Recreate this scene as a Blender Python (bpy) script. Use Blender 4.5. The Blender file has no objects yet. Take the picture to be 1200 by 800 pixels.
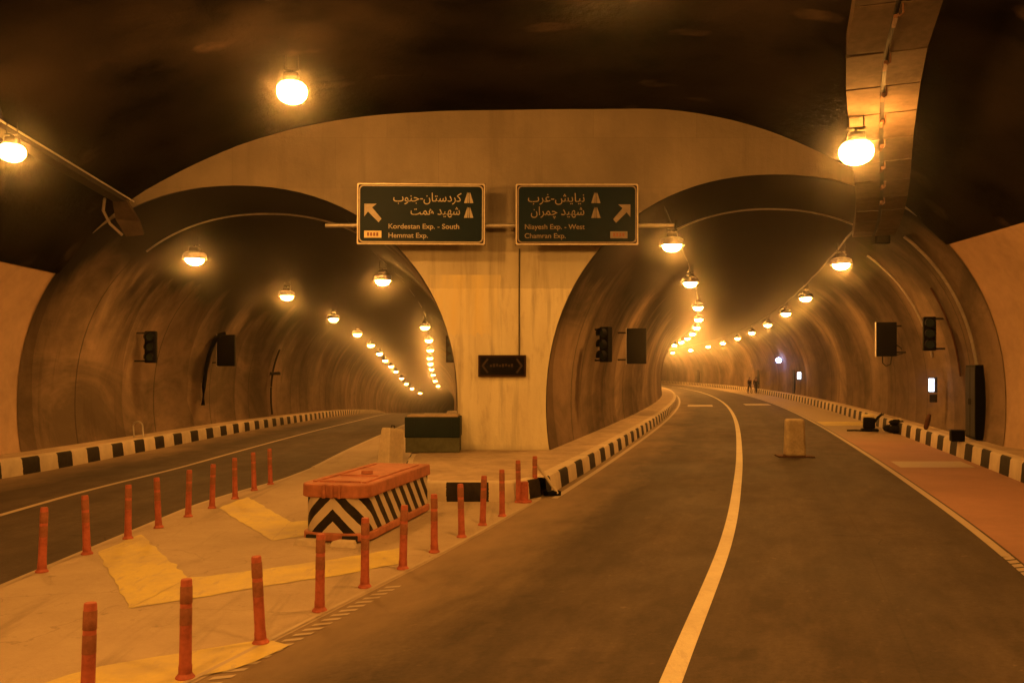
import bpy, bmesh, math, random
from mathutils import Vector, Matrix
random.seed(7)
PI = math.pi
SC = bpy.context.scene
COL = SC.collection

# ------------------------------------------------------------------ camera, world, exposure
CAMH = 2.3
cd = bpy.data.cameras.new('camera')
cam = bpy.data.objects.new('camera', cd)
COL.objects.link(cam)
cam.location = (0, 0, CAMH)
cam.rotation_euler = (math.radians(90), 0, 0)
cd.sensor_width = 36
cd.lens = 30.0
cd.shift_y = 0.03
cd.clip_end = 1000
SC.camera = cam
world = bpy.data.worlds.new('World')
SC.world = world
world.use_nodes = True
world.node_tree.nodes['Background'].inputs[0].default_value = (0.010, 0.006, 0.003, 1)
world.node_tree.nodes['Background'].inputs[1].default_value = 0.05
vs = SC.view_settings
vs.view_transform = 'Standard'
try: vs.look = 'None'
except Exception: pass
vs.exposure = 0.0
vs.gamma = 1
try:
    SC.cycles.use_denoising = True
    SC.cycles.volume_bounces = 0
    SC.cycles.max_bounces = 5
    SC.cycles.diffuse_bounces = 4
    SC.cycles.sample_clamp_indirect = 4
    SC.cycles.volume_step_rate = 1
except Exception: pass

SODIUM = (1.0, 0.36, 0.045)
LENS_E = 370.0           # glow of its bowl
HAZE = 0.0015

# ------------------------------------------------------------------ helpers: curves of the place
def interp(knots):
    """monotone-ish cubic (Catmull-Rom with finite differences)"""
    xs = [k[0] for k in knots]; ys = [k[1] for k in knots]
    n = len(xs); m = []
    for i in range(n):
        if i == 0: m.append((ys[1]-ys[0])/(xs[1]-xs[0]))
        elif i == n-1: m.append((ys[-1]-ys[-2])/(xs[-1]-xs[-2]))
        else:
            h0, h1 = xs[i]-xs[i-1], xs[i+1]-xs[i]
            m.append(((ys[i]-ys[i-1])/h0*h1 + (ys[i+1]-ys[i])/h1*h0)/(h0+h1))
    def f(x):
        if x <= xs[0]: return ys[0] + m[0]*(x-xs[0])
        if x >= xs[-1]: return ys[-1] + m[-1]*(x-xs[-1])
        i = 0
        while x > xs[i+1]: i += 1
        h = xs[i+1]-xs[i]; t = (x-xs[i])/h
        return ((2*t**3-3*t*t+1)*ys[i] + (t**3-2*t*t+t)*h*m[i] + (-2*t**3+3*t*t)*ys[i+1] + (t**3-t*t)*h*m[i+1])
    return f

cr = interp([(0, .05), (6.3, 2.1), (11.3, 3.75), (18.5, 5.83), (27.4, 8.22), (42.6, 12.05), (67.6, 17.5), (104.5, 23.4), (143, 26.7), (200, 26.6), (260, 20.2)])
cl = interp([(0, -6.6), (14, -6.8), (21.5, -6.92), (26, -7.12), (38, -7.3), (50, -7.75), (61, -8.5), (72, -9.4), (84, -10.5), (95, -11.6), (107, -12.6), (118, -13.5), (130, -14.3), (141, -14.9), (160, -15.3), (190, -13.5), (220, -8), (260, 5)])
drop = interp([(-30, 0), (14, 0), (16, 0), (21.5, -.10), (26, -.17), (38, -.30), (50, -.57), (61, -.88), (72, -1.28), (84, -1.77), (95, -2.27), (107, -2.84), (118, -3.5), (130, -4.5), (141, -5.5), (160, -7.2), (200, -10.5), (260, -14)])
def sstep(a, b, x):
    t = max(0., min(1., (x-a)/(b-a))); return t*t*(3-2*t)
def zf(x, y):
    if y < 14: return 0.0
    if y > 21.6: return drop(y) if x < 0.5 else 0.0
    return drop(y) * sstep(-1.5, -4.5, x)
PORTAL = 21.5
def at(px, py, z=0.0):           # a point of the ground plane as measured from the photograph
    y = (CAMH - z)*1000/(py-436.0)
    return ((px-600)/1000*y, y)

EXP = 2.15
ARCH_R = dict(R=5.80, cz=1.48)   # arch centre height above the tunnel floor
ARCH_L = dict(R=5.55, cz=1.55)
def arch_pts(R, cz, n=40, below=1.9):
    """half-open arch outline from low left over the top to low right, relative to the axis at floor level"""
    pts = []
    nb = 6
    for i in range(nb):
        d = below*(1 - i/nb)
        pts.append((-R*(1-(d/R)**EXP)**(1/EXP), cz-d))
    for i in range(n+1):
        t = PI - PI*i/n
        c, s = math.cos(t), math.sin(t)
        pts.append((R*math.copysign(abs(c)**(2/EXP), c), cz+R*abs(s)**(2/EXP)))
    for i in range(nb-1, -1, -1):
        d = below*(1 - i/nb)
        pts.append((R*(1-(d/R)**EXP)**(1/EXP), cz-d))
    return pts
def arch_x(A, z):                # half width of an arch at height z above its floor
    d = abs(z-A['cz'])/A['R']
    return A['R']*max(0., 1-d**EXP)**(1/EXP)

# ------------------------------------------------------------------ helpers: meshes
class MB:
    def __init__(s): s.bm = bmesh.new(); s.uv = s.bm.loops.layers.uv.new('UVMap')
    def face(s, pts, uvs=None):
        vs_ = [s.bm.verts.new(p) for p in pts]
        try: f = s.bm.faces.new(vs_)
        except ValueError: return None
        if uvs:
            for l, u in zip(f.loops, uvs): l[s.uv].uv = u
        return f
    def grid(s, rows, uvs=None):
        V = [[s.bm.verts.new(p) for p in r] for r in rows]
        for i in range(len(rows)-1):
            for j in range(len(rows[0])-1):
                f = s.bm.faces.new((V[i][j], V[i][j+1], V[i+1][j+1], V[i+1][j]))
                if uvs:
                    for l, (a, b) in zip(f.loops, ((i, j), (i, j+1), (i+1, j+1), (i+1, j))): l[s.uv].uv = uvs[a][b]
    def box(s, c, d, M=None, bev=0.0, seg=2):
        r = bmesh.ops.create_cube(s.bm, size=1)
        vv = r['verts']
        bmesh.ops.scale(s.bm, vec=d, verts=vv)
        if bev:
            es = list({e for v in vv for e in v.link_edges})
            g = bmesh.ops.bevel(s.bm, geom=es, offset=bev, segments=seg, affect='EDGES', profile=0.5)
            vv = list({v for v in g['verts']} | {v for f in g['faces'] for v in f.verts})
        bmesh.ops.translate(s.bm, vec=c, verts=vv)
        if M: bmesh.ops.transform(s.bm, matrix=M, verts=vv)
        return vv
    def cyl(s, p0, p1, r0, r1=None, n=14, caps=True):
        r1 = r0 if r1 is None else r1
        p0, p1 = Vector(p0), Vector(p1); d = (p1-p0)
        q = d.to_track_quat('Z', 'Y').to_matrix().to_4x4()
        M = Matrix.Translation((p0+p1)/2) @ q
        bmesh.ops.create_cone(s.bm, cap_ends=caps, segments=n, radius1=r0, radius2=r1, depth=d.length, matrix=M)
    def tube(s, pts, r, n=8):
        pts = [Vector(p) for p in pts]; rings = []
        up = Vector((0, 0, 1))
        for i, p in enumerate(pts):
            t = (pts[min(i+1, len(pts)-1)]-pts[max(i-1, 0)]).normalized()
            a = t.cross(up)
            if a.length < .05: a = t.cross(Vector((1, 0, 0)))
            a.normalize(); b = t.cross(a)
            rings.append([p+(a*math.cos(2*PI*k/n)+b*math.sin(2*PI*k/n))*r for k in range(n+1)])
        s.grid(rings)
        bmesh.ops.remove_doubles(s.bm, verts=s.bm.verts, dist=r*.01)
    def lathe(s, prof, n=20, c=(0, 0, 0)):
        rows = [[(c[0]+r*math.cos(2*PI*k/n), c[1]+r*math.sin(2*PI*k/n), c[2]+z) for k in range(n+1)] for r, z in prof]
        s.grid(rows)
        bmesh.ops.remove_doubles(s.bm, verts=s.bm.verts, dist=1e-4)
    def prism(s, outline, z0, z1, inset_top=0.0):
        """outline: list of (x,y); straight prism, optional uniform scale of the top"""
        n = len(outline)
        cx = sum(p[0] for p in outline)/n; cy = sum(p[1] for p in outline)/n
        k = 1-inset_top
        lo = [s.bm.verts.new((x, y, z0)) for x, y in outline]
        hi = [s.bm.verts.new((cx+(x-cx)*k, cy+(y-cy)*k, z1)) for x, y in outline]
        for i in range(n):
            j = (i+1) % n
            s.bm.faces.new((lo[i], lo[j], hi[j], hi[i]))
        s.bm.faces.new(list(reversed(lo))); s.bm.faces.new(hi)
    def build(s, name, mat, parent=None, smooth=False, recalc=True):
        if recalc: bmesh.ops.recalc_face_normals(s.bm, faces=s.bm.faces)
        me = bpy.data.meshes.new(name); s.bm.to_mesh(me); s.bm.free()
        me.materials.append(mat)
        if smooth:
            for p in me.polygons: p.use_smooth = True
            try: me.set_sharp_from_angle(angle=math.radians(35))
            except Exception: pass
        o = bpy.data.objects.new(name, me); COL.objects.link(o)
        if parent is not None: o.parent = parent
        return o
def tag(o, label=None, cat=None, group=None, kind=None):
    if label: o['label'] = label
    if cat: o['category'] = cat
    if group: o['group'] = group
    if kind: o['kind'] = kind
    return o
def thing(name, label, cat, loc=(0, 0, 0), rz=0, group=None):
    o = bpy.data.objects.new(name, None); COL.objects.link(o)
    o.empty_display_size = .1
    o.location = loc; o.rotation_euler = (0, 0, rz)
    return tag(o, label, cat, group)
def struct(o): o['kind'] = 'structure'; return o
def dup(root, loc, rz, label, group=None):
    def cp(o, par):
        c = o.copy(); COL.objects.link(c)
        if par is not None: c.parent = par
        for ch in kids.get(o, []): cp(ch, c)
        return c
    kids = {}
    def walk(o):
        kids[o] = list(o.children)
        for ch in o.children: walk(ch)
    walk(root)
    r = cp(root, None)
    r.location = loc; r.rotation_euler = (0, 0, rz)
    if label: r['label'] = label
    if group: r['group'] = group
    return r

# ------------------------------------------------------------------ helpers: materials
class NT:
    def __init__(s, name):
        s.m = bpy.data.materials.new(name); s.m.use_nodes = True
        s.t = s.m.node_tree; s.b = s.t.nodes['Principled BSDF']; s.out = s.t.nodes['Material Output']
    def n(s, typ, **kw):
        x = s.t.nodes.new(typ)
        for k, v in kw.items(): setattr(x, k, v)
        return x
    def link(s, a, b): s.t.links.new(a, b)
    def val(s, sock, v):
        if hasattr(v, 'is_linked') or hasattr(v, 'links'): s.link(v, sock)
        else: sock.default_value = v
    def math(s, op, a, b=None, c=None, clamp=False):
        x = s.n('ShaderNodeMath', operation=op); x.use_clamp = clamp
        s.val(x.inputs[0], a)
        if b is not None: s.val(x.inputs[1], b)
        if c is not None: s.val(x.inputs[2], c)
        return x.outputs[0]
    def vec(s, kind='Object', scale=(1, 1, 1), loc=(0, 0, 0)):
        tc = s.n('ShaderNodeTexCoord'); mp = s.n('ShaderNodeMapping')
        mp.inputs['Scale'].default_value = scale; mp.inputs['Location'].default_value = loc
        s.link(tc.outputs[kind], mp.inputs[0]); return mp.outputs[0]
    def noise(s, vec, scale, detail=5, rough=.6, lo=.35, hi=.65, dist=0):
        x = s.n('ShaderNodeTexNoise'); x.inputs['Scale'].default_value = scale
        x.inputs['Detail'].default_value = detail; x.inputs['Roughness'].default_value = rough
        x.inputs['Distortion'].default_value = dist
        s.link(vec, x.inputs['Vector'])
        r = s.n('ShaderNodeMapRange'); r.inputs[1].default_value = lo; r.inputs[2].default_value = hi
        s.link(x.outputs[0], r.inputs[0]); return r.outputs[0]
    def mix(s, fac, a, b, mode='MIX'):
        x = s.n('ShaderNodeMix', data_type='RGBA', blend_type=mode)
        s.val(x.inputs[0], fac)
        for i, v in ((6, a), (7, b)):
            if isinstance(v, tuple): x.inputs[i].default_value = v if len(v) == 4 else (*v, 1)
            else: s.link(v, x.inputs[i])
        return x.outputs[2]
    def spec(s, v): s.b.inputs['Specular IOR Level'].default_value = v
    def color(s, c):
        if isinstance(c, tuple): s.b.inputs['Base Color'].default_value = (*c, 1)
        else: s.link(c, s.b.inputs['Base Color'])
    def rough(s, v): s.val(s.b.inputs['Roughness'], v)
    def bump(s, h, strength=.3, dist=.02):
        x = s.n('ShaderNodeBump'); x.inputs['Strength'].default_value = strength; x.inputs['Distance'].default_value = dist
        s.link(h, x.inputs['Height']); s.link(x.outputs[0], s.b.inputs['Normal'])
def sep(t, vec):
    x = t.n('ShaderNodeSeparateXYZ'); t.link(vec, x.inputs[0]); return x.outputs

def m_simple(name, c, rough=.55, var=.25, scale=6, metal=0, bump=.15, spec=.4):
    t = NT(name); v = t.vec('Object'); t.spec(spec)
    n = t.noise(v, scale, 5, .6, .3, .7)
    n2 = t.noise(v, scale*5, 3, .6, .35, .65)
    k = t.math('MULTIPLY_ADD', n, .7, t.math('MULTIPLY', n2, .3))
    t.color(t.mix(k, tuple(x*(1-var) for x in c), tuple(min(1, x*(1+var)) for x in c)))
    t.rough(rough); t.b.inputs['Metallic'].default_value = metal
    if bump: t.bump(n2, bump, .004)
    return t.m
def m_emit(name, c, e):
    t = NT(name); t.b.inputs['Base Color'].default_value = (.8, .7, .5, 1)
    t.b.inputs['Emission Color'].default_value = (*c, 1); t.b.inputs['Emission Strength'].default_value = e
    return t.m

def m_lining(name, seed):
    """dirty cast concrete of the tunnels: UV is (metres along the tunnel, metres round the arch)"""
    t = NT(name)
    tc = t.n('ShaderNodeTexCoord'); uv = tc.outputs['UV']
    def mapped(sx, sy):
        mp = t.n('ShaderNodeMapping'); mp.inputs['Scale'].default_value = (sx, sy, 1); mp.inputs['Location'].default_value = (seed, seed*.7, 0)
        t.link(uv, mp.inputs[0]); return mp.outputs[0]
    streak = t.noise(mapped(.26, .34), 1.0, 8, .70, .40, .64, 1.2)
    broad = t.noise(mapped(.13, .05), 1.0, 4, .55, .40, .60, .6)
    fine = t.noise(mapped(.9, 2.0), 1.0, 7, .72, .32, .68)
    blot = t.noise(mapped(.15, .32), 1.0, 7, .68, .46, .62, 1.0)
    drip = t.noise(mapped(.7, .07), 1.0, 5, .62, .58, .68, .6)
    c = t.mix(broad, (.11, .080, .056), (.27, .196, .14))
    c = t.mix(t.math('MULTIPLY', streak, .42), c, (.085, .062, .045))
    c = t.mix(t.math('MULTIPLY', fine, .30), c, (.40, .30, .215))
    c = t.mix(t.math('MULTIPLY', blot, .7), c, (.08, .065, .047))
    c = t.mix(t.math('MULTIPLY', drip, .6), c, (.045, .032, .024))
    # formwork joints every 6 m round the arch, with a wobble, and two lengthwise lift lines
    x = sep(t, uv)
    ph = t.math('FRACT', t.math('MULTIPLY', t.math('ADD', x[0], 1.3), 1/5.75))
    j = t.math('LESS_THAN', t.math('ABSOLUTE', t.math('SUBTRACT', ph, .5)), .006)
    c = t.mix(t.math('MULTIPLY', j, .75), c, (.035, .03, .025))
    sw = t.math('FRACT', t.math('MULTIPLY', t.math('ADD', t.math('ADD', x[0], t.math('MULTIPLY', x[1], .10)), t.math('MULTIPLY', broad, .8)), 1/5.75))
    sw = t.math('POWER', sw, 2.2)
    c = t.mix(t.math('MULTIPLY', sw, .42), c, (.055, .040, .029))
    # crown painted dark: shade above the lamps, with soot; ragged edge along the arch
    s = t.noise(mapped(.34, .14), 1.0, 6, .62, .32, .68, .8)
    d = t.math('ABSOLUTE', t.math('SUBTRACT', x[1], SOOT_SHADE_MID))
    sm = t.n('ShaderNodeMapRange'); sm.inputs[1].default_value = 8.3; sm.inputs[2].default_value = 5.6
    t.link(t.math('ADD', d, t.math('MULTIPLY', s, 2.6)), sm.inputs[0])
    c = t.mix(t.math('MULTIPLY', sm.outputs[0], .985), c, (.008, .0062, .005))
    t.color(c); t.rough(.9); t.spec(.05)
    t.bump(t.math('ADD', fine, t.math('MULTIPLY', streak, .6)), .35, .02)
    return t.m
SOOT_SHADE_MID = 10.4

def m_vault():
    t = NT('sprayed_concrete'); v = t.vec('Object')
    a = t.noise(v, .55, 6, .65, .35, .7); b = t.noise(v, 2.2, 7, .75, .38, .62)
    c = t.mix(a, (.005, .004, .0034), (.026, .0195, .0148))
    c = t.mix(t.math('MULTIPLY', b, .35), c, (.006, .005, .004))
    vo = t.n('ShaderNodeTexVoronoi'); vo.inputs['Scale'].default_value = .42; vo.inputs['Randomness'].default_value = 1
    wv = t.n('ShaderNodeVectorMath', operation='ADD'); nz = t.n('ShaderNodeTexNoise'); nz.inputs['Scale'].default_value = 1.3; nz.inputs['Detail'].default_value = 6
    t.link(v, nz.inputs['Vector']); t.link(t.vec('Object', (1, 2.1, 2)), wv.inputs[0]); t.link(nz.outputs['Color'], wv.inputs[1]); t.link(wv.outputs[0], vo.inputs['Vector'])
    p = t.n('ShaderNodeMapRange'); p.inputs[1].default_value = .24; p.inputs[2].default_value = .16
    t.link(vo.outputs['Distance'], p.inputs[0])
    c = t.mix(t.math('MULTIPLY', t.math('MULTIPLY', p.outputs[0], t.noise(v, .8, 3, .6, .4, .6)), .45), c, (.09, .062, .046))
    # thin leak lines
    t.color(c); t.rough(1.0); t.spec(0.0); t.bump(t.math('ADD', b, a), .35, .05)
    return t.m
def m_portal():
    """cast wall: cement grey with patches above, painted below a horizontal paint line"""
    t = NT('portal_concrete'); v = t.vec('Object')
    x = sep(t, v)
    a = t.noise(v, .5, 5, .6, .3, .7); b = t.noise(t.vec('Object', (1.6, 1, .25)), 1.2, 5, .6, .35, .68)
    f = t.noise(v, 9, 5, .6, .3, .7)
    up = t.mix(a, (.16, .13, .094), (.28, .232, .17))
    br = t.n('ShaderNodeTexBrick'); br.inputs['Scale'].default_value = 1
    br.inputs['Brick Width'].default_value = 2.6; br.inputs['Row Height'].default_value = 1.25; br.inputs['Mortar Size'].default_value = .005
    br.inputs['Color1'].default_value = (.87, .86, .85, 1); br.inputs['Color2'].default_value = (1.0, 1.0, 1.0, 1); br.inputs['Mortar'].default_value = (.7, .68, .66, 1)
    br.offset = .5
    mp = t.vec('Object', (1, 1, 1), (.55, 0, .55)); sx = t.n('ShaderNodeCombineXYZ'); q = sep(t, mp)
    t.link(q[0], sx.inputs[0]); t.link(q[2], sx.inputs[1]); t.link(sx.outputs[0], br.inputs['Vector'])
    up = t.mix(1.0, up, br.outputs[0], 'MULTIPLY')
    up = t.mix(t.math('MULTIPLY', b, .35), up, (.16, .125, .085))
    lowc = t.mix(a, (.66, .62, .43), (.76, .71, .50))
    lowc = t.mix(t.math('MULTIPLY', b, .38), lowc, (.40, .32, .19))
    lowc = t.mix(t.math('MULTIPLY', t.noise(t.vec('Object', (2.2, 1, .5)), 2.3, 6, .65, .56, .72), .4), lowc, (.28, .21, .13))
    line = t.math('LESS_THAN', t.math('ADD', x[2], t.math('MULTIPLY', f, .03)), 4.42)
    side = t.math('LESS_THAN', t.math('ABSOLUTE', t.math('SUBTRACT', x[0], .1)), 4.0)
    fade = t.n('ShaderNodeMapRange'); fade.inputs[1].default_value = 6.4; fade.inputs[2].default_value = 4.4; fade.inputs[4].default_value = .7
    t.link(x[2], fade.inputs[0])
    c = t.mix(t.math('MULTIPLY', t.math('MAXIMUM', line, fade.outputs[0]), side), up, lowc)
    dr = t.noise(t.vec('Object', (1.5, 1, .10)), 1.6, 5, .6, .55, .70)
    c = t.mix(t.math('MULTIPLY', dr, .55), c, (.13, .098, .066))
    gp = t.math('MULTIPLY', t.math('MULTIPLY', t.math('LESS_THAN', x[0], t.math('MULTIPLY_ADD', a, .25, -.45)), t.math('GREATER_THAN', x[2], t.math('MULTIPLY_ADD', f, .2, 3.15))), t.math('LESS_THAN', x[2], 4.75))  # golden lamplight on the pillar's upper left, painted into the colour
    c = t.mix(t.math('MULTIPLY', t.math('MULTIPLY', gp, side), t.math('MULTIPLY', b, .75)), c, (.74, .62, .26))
    # splash dirt at the foot
    ft = t.n('ShaderNodeMapRange'); ft.inputs[1].default_value = .55; ft.inputs[2].default_value = .3
    t.link(t.math('ADD', x[2], t.math('MULTIPLY', t.math('SUBTRACT', a, .5), .4)), ft.inputs[0])
    c = t.mix(t.math('MULTIPLY', ft.outputs[0], .55), c, (.2, .16, .11))
    t.color(c); t.rough(t.math('MULTIPLY_ADD', f, .2, .42)); t.bump(t.math('ADD', f, t.math('MULTIPLY', b, 1.5)), .25, .02)
    return t.m
def m_asphalt():
    t = NT('asphalt'); tc = t.n('ShaderNodeTexCoord'); uv = tc.outputs['UV']
    def mp(sx, sy):
        m = t.n('ShaderNodeMapping'); m.inputs['Scale'].default_value = (sx, sy, 1); t.link(uv, m.inputs[0]); return m.outputs[0]
    lane = t.noise(mp(1.1, .05), 1, 5, .65, .36, .64, .5); blot = t.noise(mp(.35, .22), 1, 5, .6, .35, .65)
    tr = t.noise(mp(3.5, .10), 1, 4, .6, .35, .7); gr = t.noise(mp(18, 18), 1, 5, .8, .36, .64); sp = t.noise(mp(5, 5), 1, 5, .75, .61, .68); pt = t.noise(mp(1.9, .8), 1, 6, .7, .38, .62)
    c = t.mix(lane, (.038, .029, .0225), (.088, .066, .049))
    c = t.mix(t.math('MULTIPLY', blot, .5), c, (.115, .085, .062))
    c = t.mix(t.math('MULTIPLY', tr, .35), c, (.044, .033, .025))
    c = t.mix(t.math('MULTIPLY', gr, .5), c, (.13, .10, .076))
    c = t.mix(t.math('MULTIPLY', sp, .55), c, (.21, .155, .11))
    c = t.mix(t.math('MULTIPLY', pt, .62), c, (.030, .0225, .0175))
    vo = t.n('ShaderNodeTexVoronoi', feature='DISTANCE_TO_EDGE'); vo.inputs['Scale'].default_value = .55
    wv = t.n('ShaderNodeVectorMath', operation='ADD'); nz = t.n('ShaderNodeTexNoise'); nz.inputs['Scale'].default_value = 1.6; nz.inputs['Detail'].default_value = 5
    t.link(uv, nz.inputs['Vector']); t.link(uv, wv.inputs[0]); t.link(nz.outputs['Color'], wv.inputs[1]); t.link(wv.outputs[0], vo.inputs['Vector'])
    ck = t.math('MULTIPLY', t.math('LESS_THAN', vo.outputs[0], .006), t.noise(mp(.16, .12), 1, 3, .5, .55, .62))
    c = t.mix(t.math('MULTIPLY', ck, .7), c, (.015, .012, .01))
    # tyre-polished wheel tracks, oil spots, and a lengthwise laying joint
    xx = sep(t, uv)
    wt = t.math('COSINE', t.math('MULTIPLY', t.math('ADD', xx[0], .93), 2*PI/1.75))
    wt = t.math('MULTIPLY', t.math('MULTIPLY_ADD', wt, .5, .5), t.noise(mp(.5, .06), 1, 4, .6, .3, .7))
    c = t.mix(t.math('MULTIPLY', wt, .6), c, (.036, .028, .022))
    jn = t.math('LESS_THAN', t.math('ABSOLUTE', t.math('ADD', t.math('SUBTRACT', xx[0], .95), t.math('MULTIPLY', lane, .03))), .012)
    c = t.mix(t.math('MULTIPLY', jn, .2), c, (.02, .015, .012))
    oil = t.n('ShaderNodeTexVoronoi'); oil.inputs['Scale'].default_value = 1.1; t.link(wv.outputs[0], oil.inputs['Vector'])
    om = t.n('ShaderNodeMapRange'); om.inputs[1].default_value = .16; om.inputs[2].default_value = .08; t.link(oil.outputs[0], om.inputs[0])
    c = t.mix(t.math('MULTIPLY', om.outputs[0], .45), c, (.022, .017, .014))
    x = sep(t, uv)
    e = t.n('ShaderNodeMapRange'); e.inputs[1].default_value = -2.9; e.inputs[2].default_value = -4.4
    t.link(t.math('ADD', x[0], t.math('MULTIPLY', t.math('SUBTRACT', t.noise(mp(.7, .3), 1, 6, .65, .2, .8), .5), 2.0)), e.inputs[0])
    c = t.mix(t.math('MULTIPLY', e.outputs[0], .75), c, (.27, .20, .13))
    t.color(c); t.spec(.18); t.rough(t.math('MULTIPLY_ADD', blot, .15, .68)); t.bump(gr, .35, .006)
    return t.m
def m_stripes():
    """kerb paint: black and white blocks along the kerb, chipped and dusty"""
    t = NT('kerb_paint'); tc = t.n('ShaderNodeTexCoord'); x = sep(t, tc.outputs['UV'])
    n = t.noise(tc.outputs['UV'], 9, 5, .65, .3, .7); n2 = t.noise(tc.outputs['UV'], 1.6, 5, .65, .35, .7)
    u = t.math('ADD', x[0], t.math('MULTIPLY', n, .03))
    st = t.math('LESS_THAN', t.math('FRACT', t.math('MULTIPLY', u, 1/1.6)), .47)
    fr = t.math('MULTIPLY', t.math('LESS_THAN', x[1], .375), t.math('GREATER_THAN', x[1], .025))       # only the face is blocked in black, the top stays pale
    st = t.math('MULTIPLY', st, fr)
    w = t.mix(n2, (.46, .39, .29), (.64, .56, .43)); k = t.mix(n2, (.006, .005, .0045), (.022, .016, .012)); t.spec(.12)
    c = t.mix(st, w, k)
    c = t.mix(t.math('MULTIPLY', n, .08), c, (.25, .2, .14))
    t.color(c); t.rough(.7); t.bump(n, .3, .006)
    return t.m
def m_gore():
    t = NT('dusty_concrete'); v = t.vec('Object')
    a = t.noise(v, .35, 6, .6, .3, .7); b = t.noise(v, 2.2, 6, .65, .35, .7); g = t.noise(v, 26, 3, .7, .3, .7); s = t.noise(v, 5.5, 4, .7, .62, .72)
    c = t.mix(a, (.31, .245, .17), (.42, .34, .24))
    c = t.mix(t.math('MULTIPLY', b, .4), c, (.24, .18, .12))
    c = t.mix(t.math('MULTIPLY', g, .2), c, (.5, .42, .3))
    c = t.mix(t.math('MULTIPLY', s, .5), c, (.13, .1, .075))
    tm = t.noise(t.vec('Object', (2.2, .22, 1)), 1.0, 5, .65, .54, .68, .6)
    c = t.mix(t.math('MULTIPLY', tm, .45), c, (.15, .115, .08))
    vo = t.n('ShaderNodeTexVoronoi', feature='DISTANCE_TO_EDGE'); vo.inputs['Scale'].default_value = .42
    wv = t.n('ShaderNodeVectorMath', operation='ADD'); nz = t.n('ShaderNodeTexNoise'); nz.inputs['Scale'].default_value = 1.4; nz.inputs['Detail'].default_value = 6
    t.link(v, nz.inputs['Vector']); t.link(v, wv.inputs[0]); t.link(nz.outputs['Color'], wv.inputs[1]); t.link(wv.outputs[0], vo.inputs['Vector'])
    c = t.mix(t.math('MULTIPLY', t.math('LESS_THAN', vo.outputs[0], .004), .3), c, (.1, .075, .055))
    t.color(c); t.rough(.8); t.bump(t.math('ADD', g, b), .3, .008)
    return t.m
def m_paint(name, c0, wear=.55):
    t = NT(name); v = t.vec('Object')
    a = t.math('MAXIMUM', t.noise(v, 1.1, 7, .72, .42, .66), t.noise(t.vec('Object', (1, .25, 1)), 7, 6, .75, .54, .62)); g = t.noise(v, 24, 4, .7, .35, .65)
    k = t.math('MULTIPLY', a, wear)
    c = t.mix(t.math('MULTIPLY', g, .22), c0, tuple(x*.6 for x in c0))
    c = t.mix(k, c, (.34, .27, .185))
    t.color(c); t.rough(.6); t.bump(g, .2, .004)
    return t.m
def m_red():
    t = NT('red_pavement'); v = t.vec('Object')
    a = t.noise(v, .5, 5, .6, .3, .7); b = t.noise(v, 5, 6, .65, .3, .7); g = t.noise(v, 40, 3, .7, .3, .7)
    c = t.mix(a, (.25, .125, .085), (.35, .18, .125))
    c = t.mix(t.math('MULTIPLY', b, .35), c, (.19, .105, .07))
    y = sep(t, v)[1]
    d = t.n('ShaderNodeMapRange'); d.inputs[1].default_value = 28; d.inputs[2].default_value = 36     # the paving changes to pale concrete further in
    t.link(t.math('ADD', y, t.math('MULTIPLY', b, 3)), d.inputs[0])
    c = t.mix(d.outputs[0], c, t.mix(b, (.27, .22, .15), (.36, .29, .2)))
    c = t.mix(t.math('MULTIPLY', g, .2), c, (.34, .25, .19))
    t.color(c); t.rough(.75); t.bump(t.math('ADD', g, b), .3, .008)
    return t.m
def m_chevron():
    t = NT('chevron_panel'); tc = t.n('ShaderNodeTexCoord'); x = sep(t, tc.outputs['UV'])
    n = t.noise(tc.outputs['UV'], 7, 5, .65, .3, .7)
    d = t.math('ADD', t.math('ABSOLUTE', x[0]), x[1])
    d = t.math('ADD', d, t.math('MULTIPLY', n, .012))
    st = t.math('LESS_THAN', t.math('FRACT', t.math('MULTIPLY_ADD', d, 1/.33, .12)), .5)
    c = t.mix(st, (.52, .46, .37), (.008, .007, .007))
    t.spec(.15); c = t.mix(t.math('MULTIPLY', n, .12), c, (.22, .16, .11))
    t.color(c); t.rough(.45)
    return t.m

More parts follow.
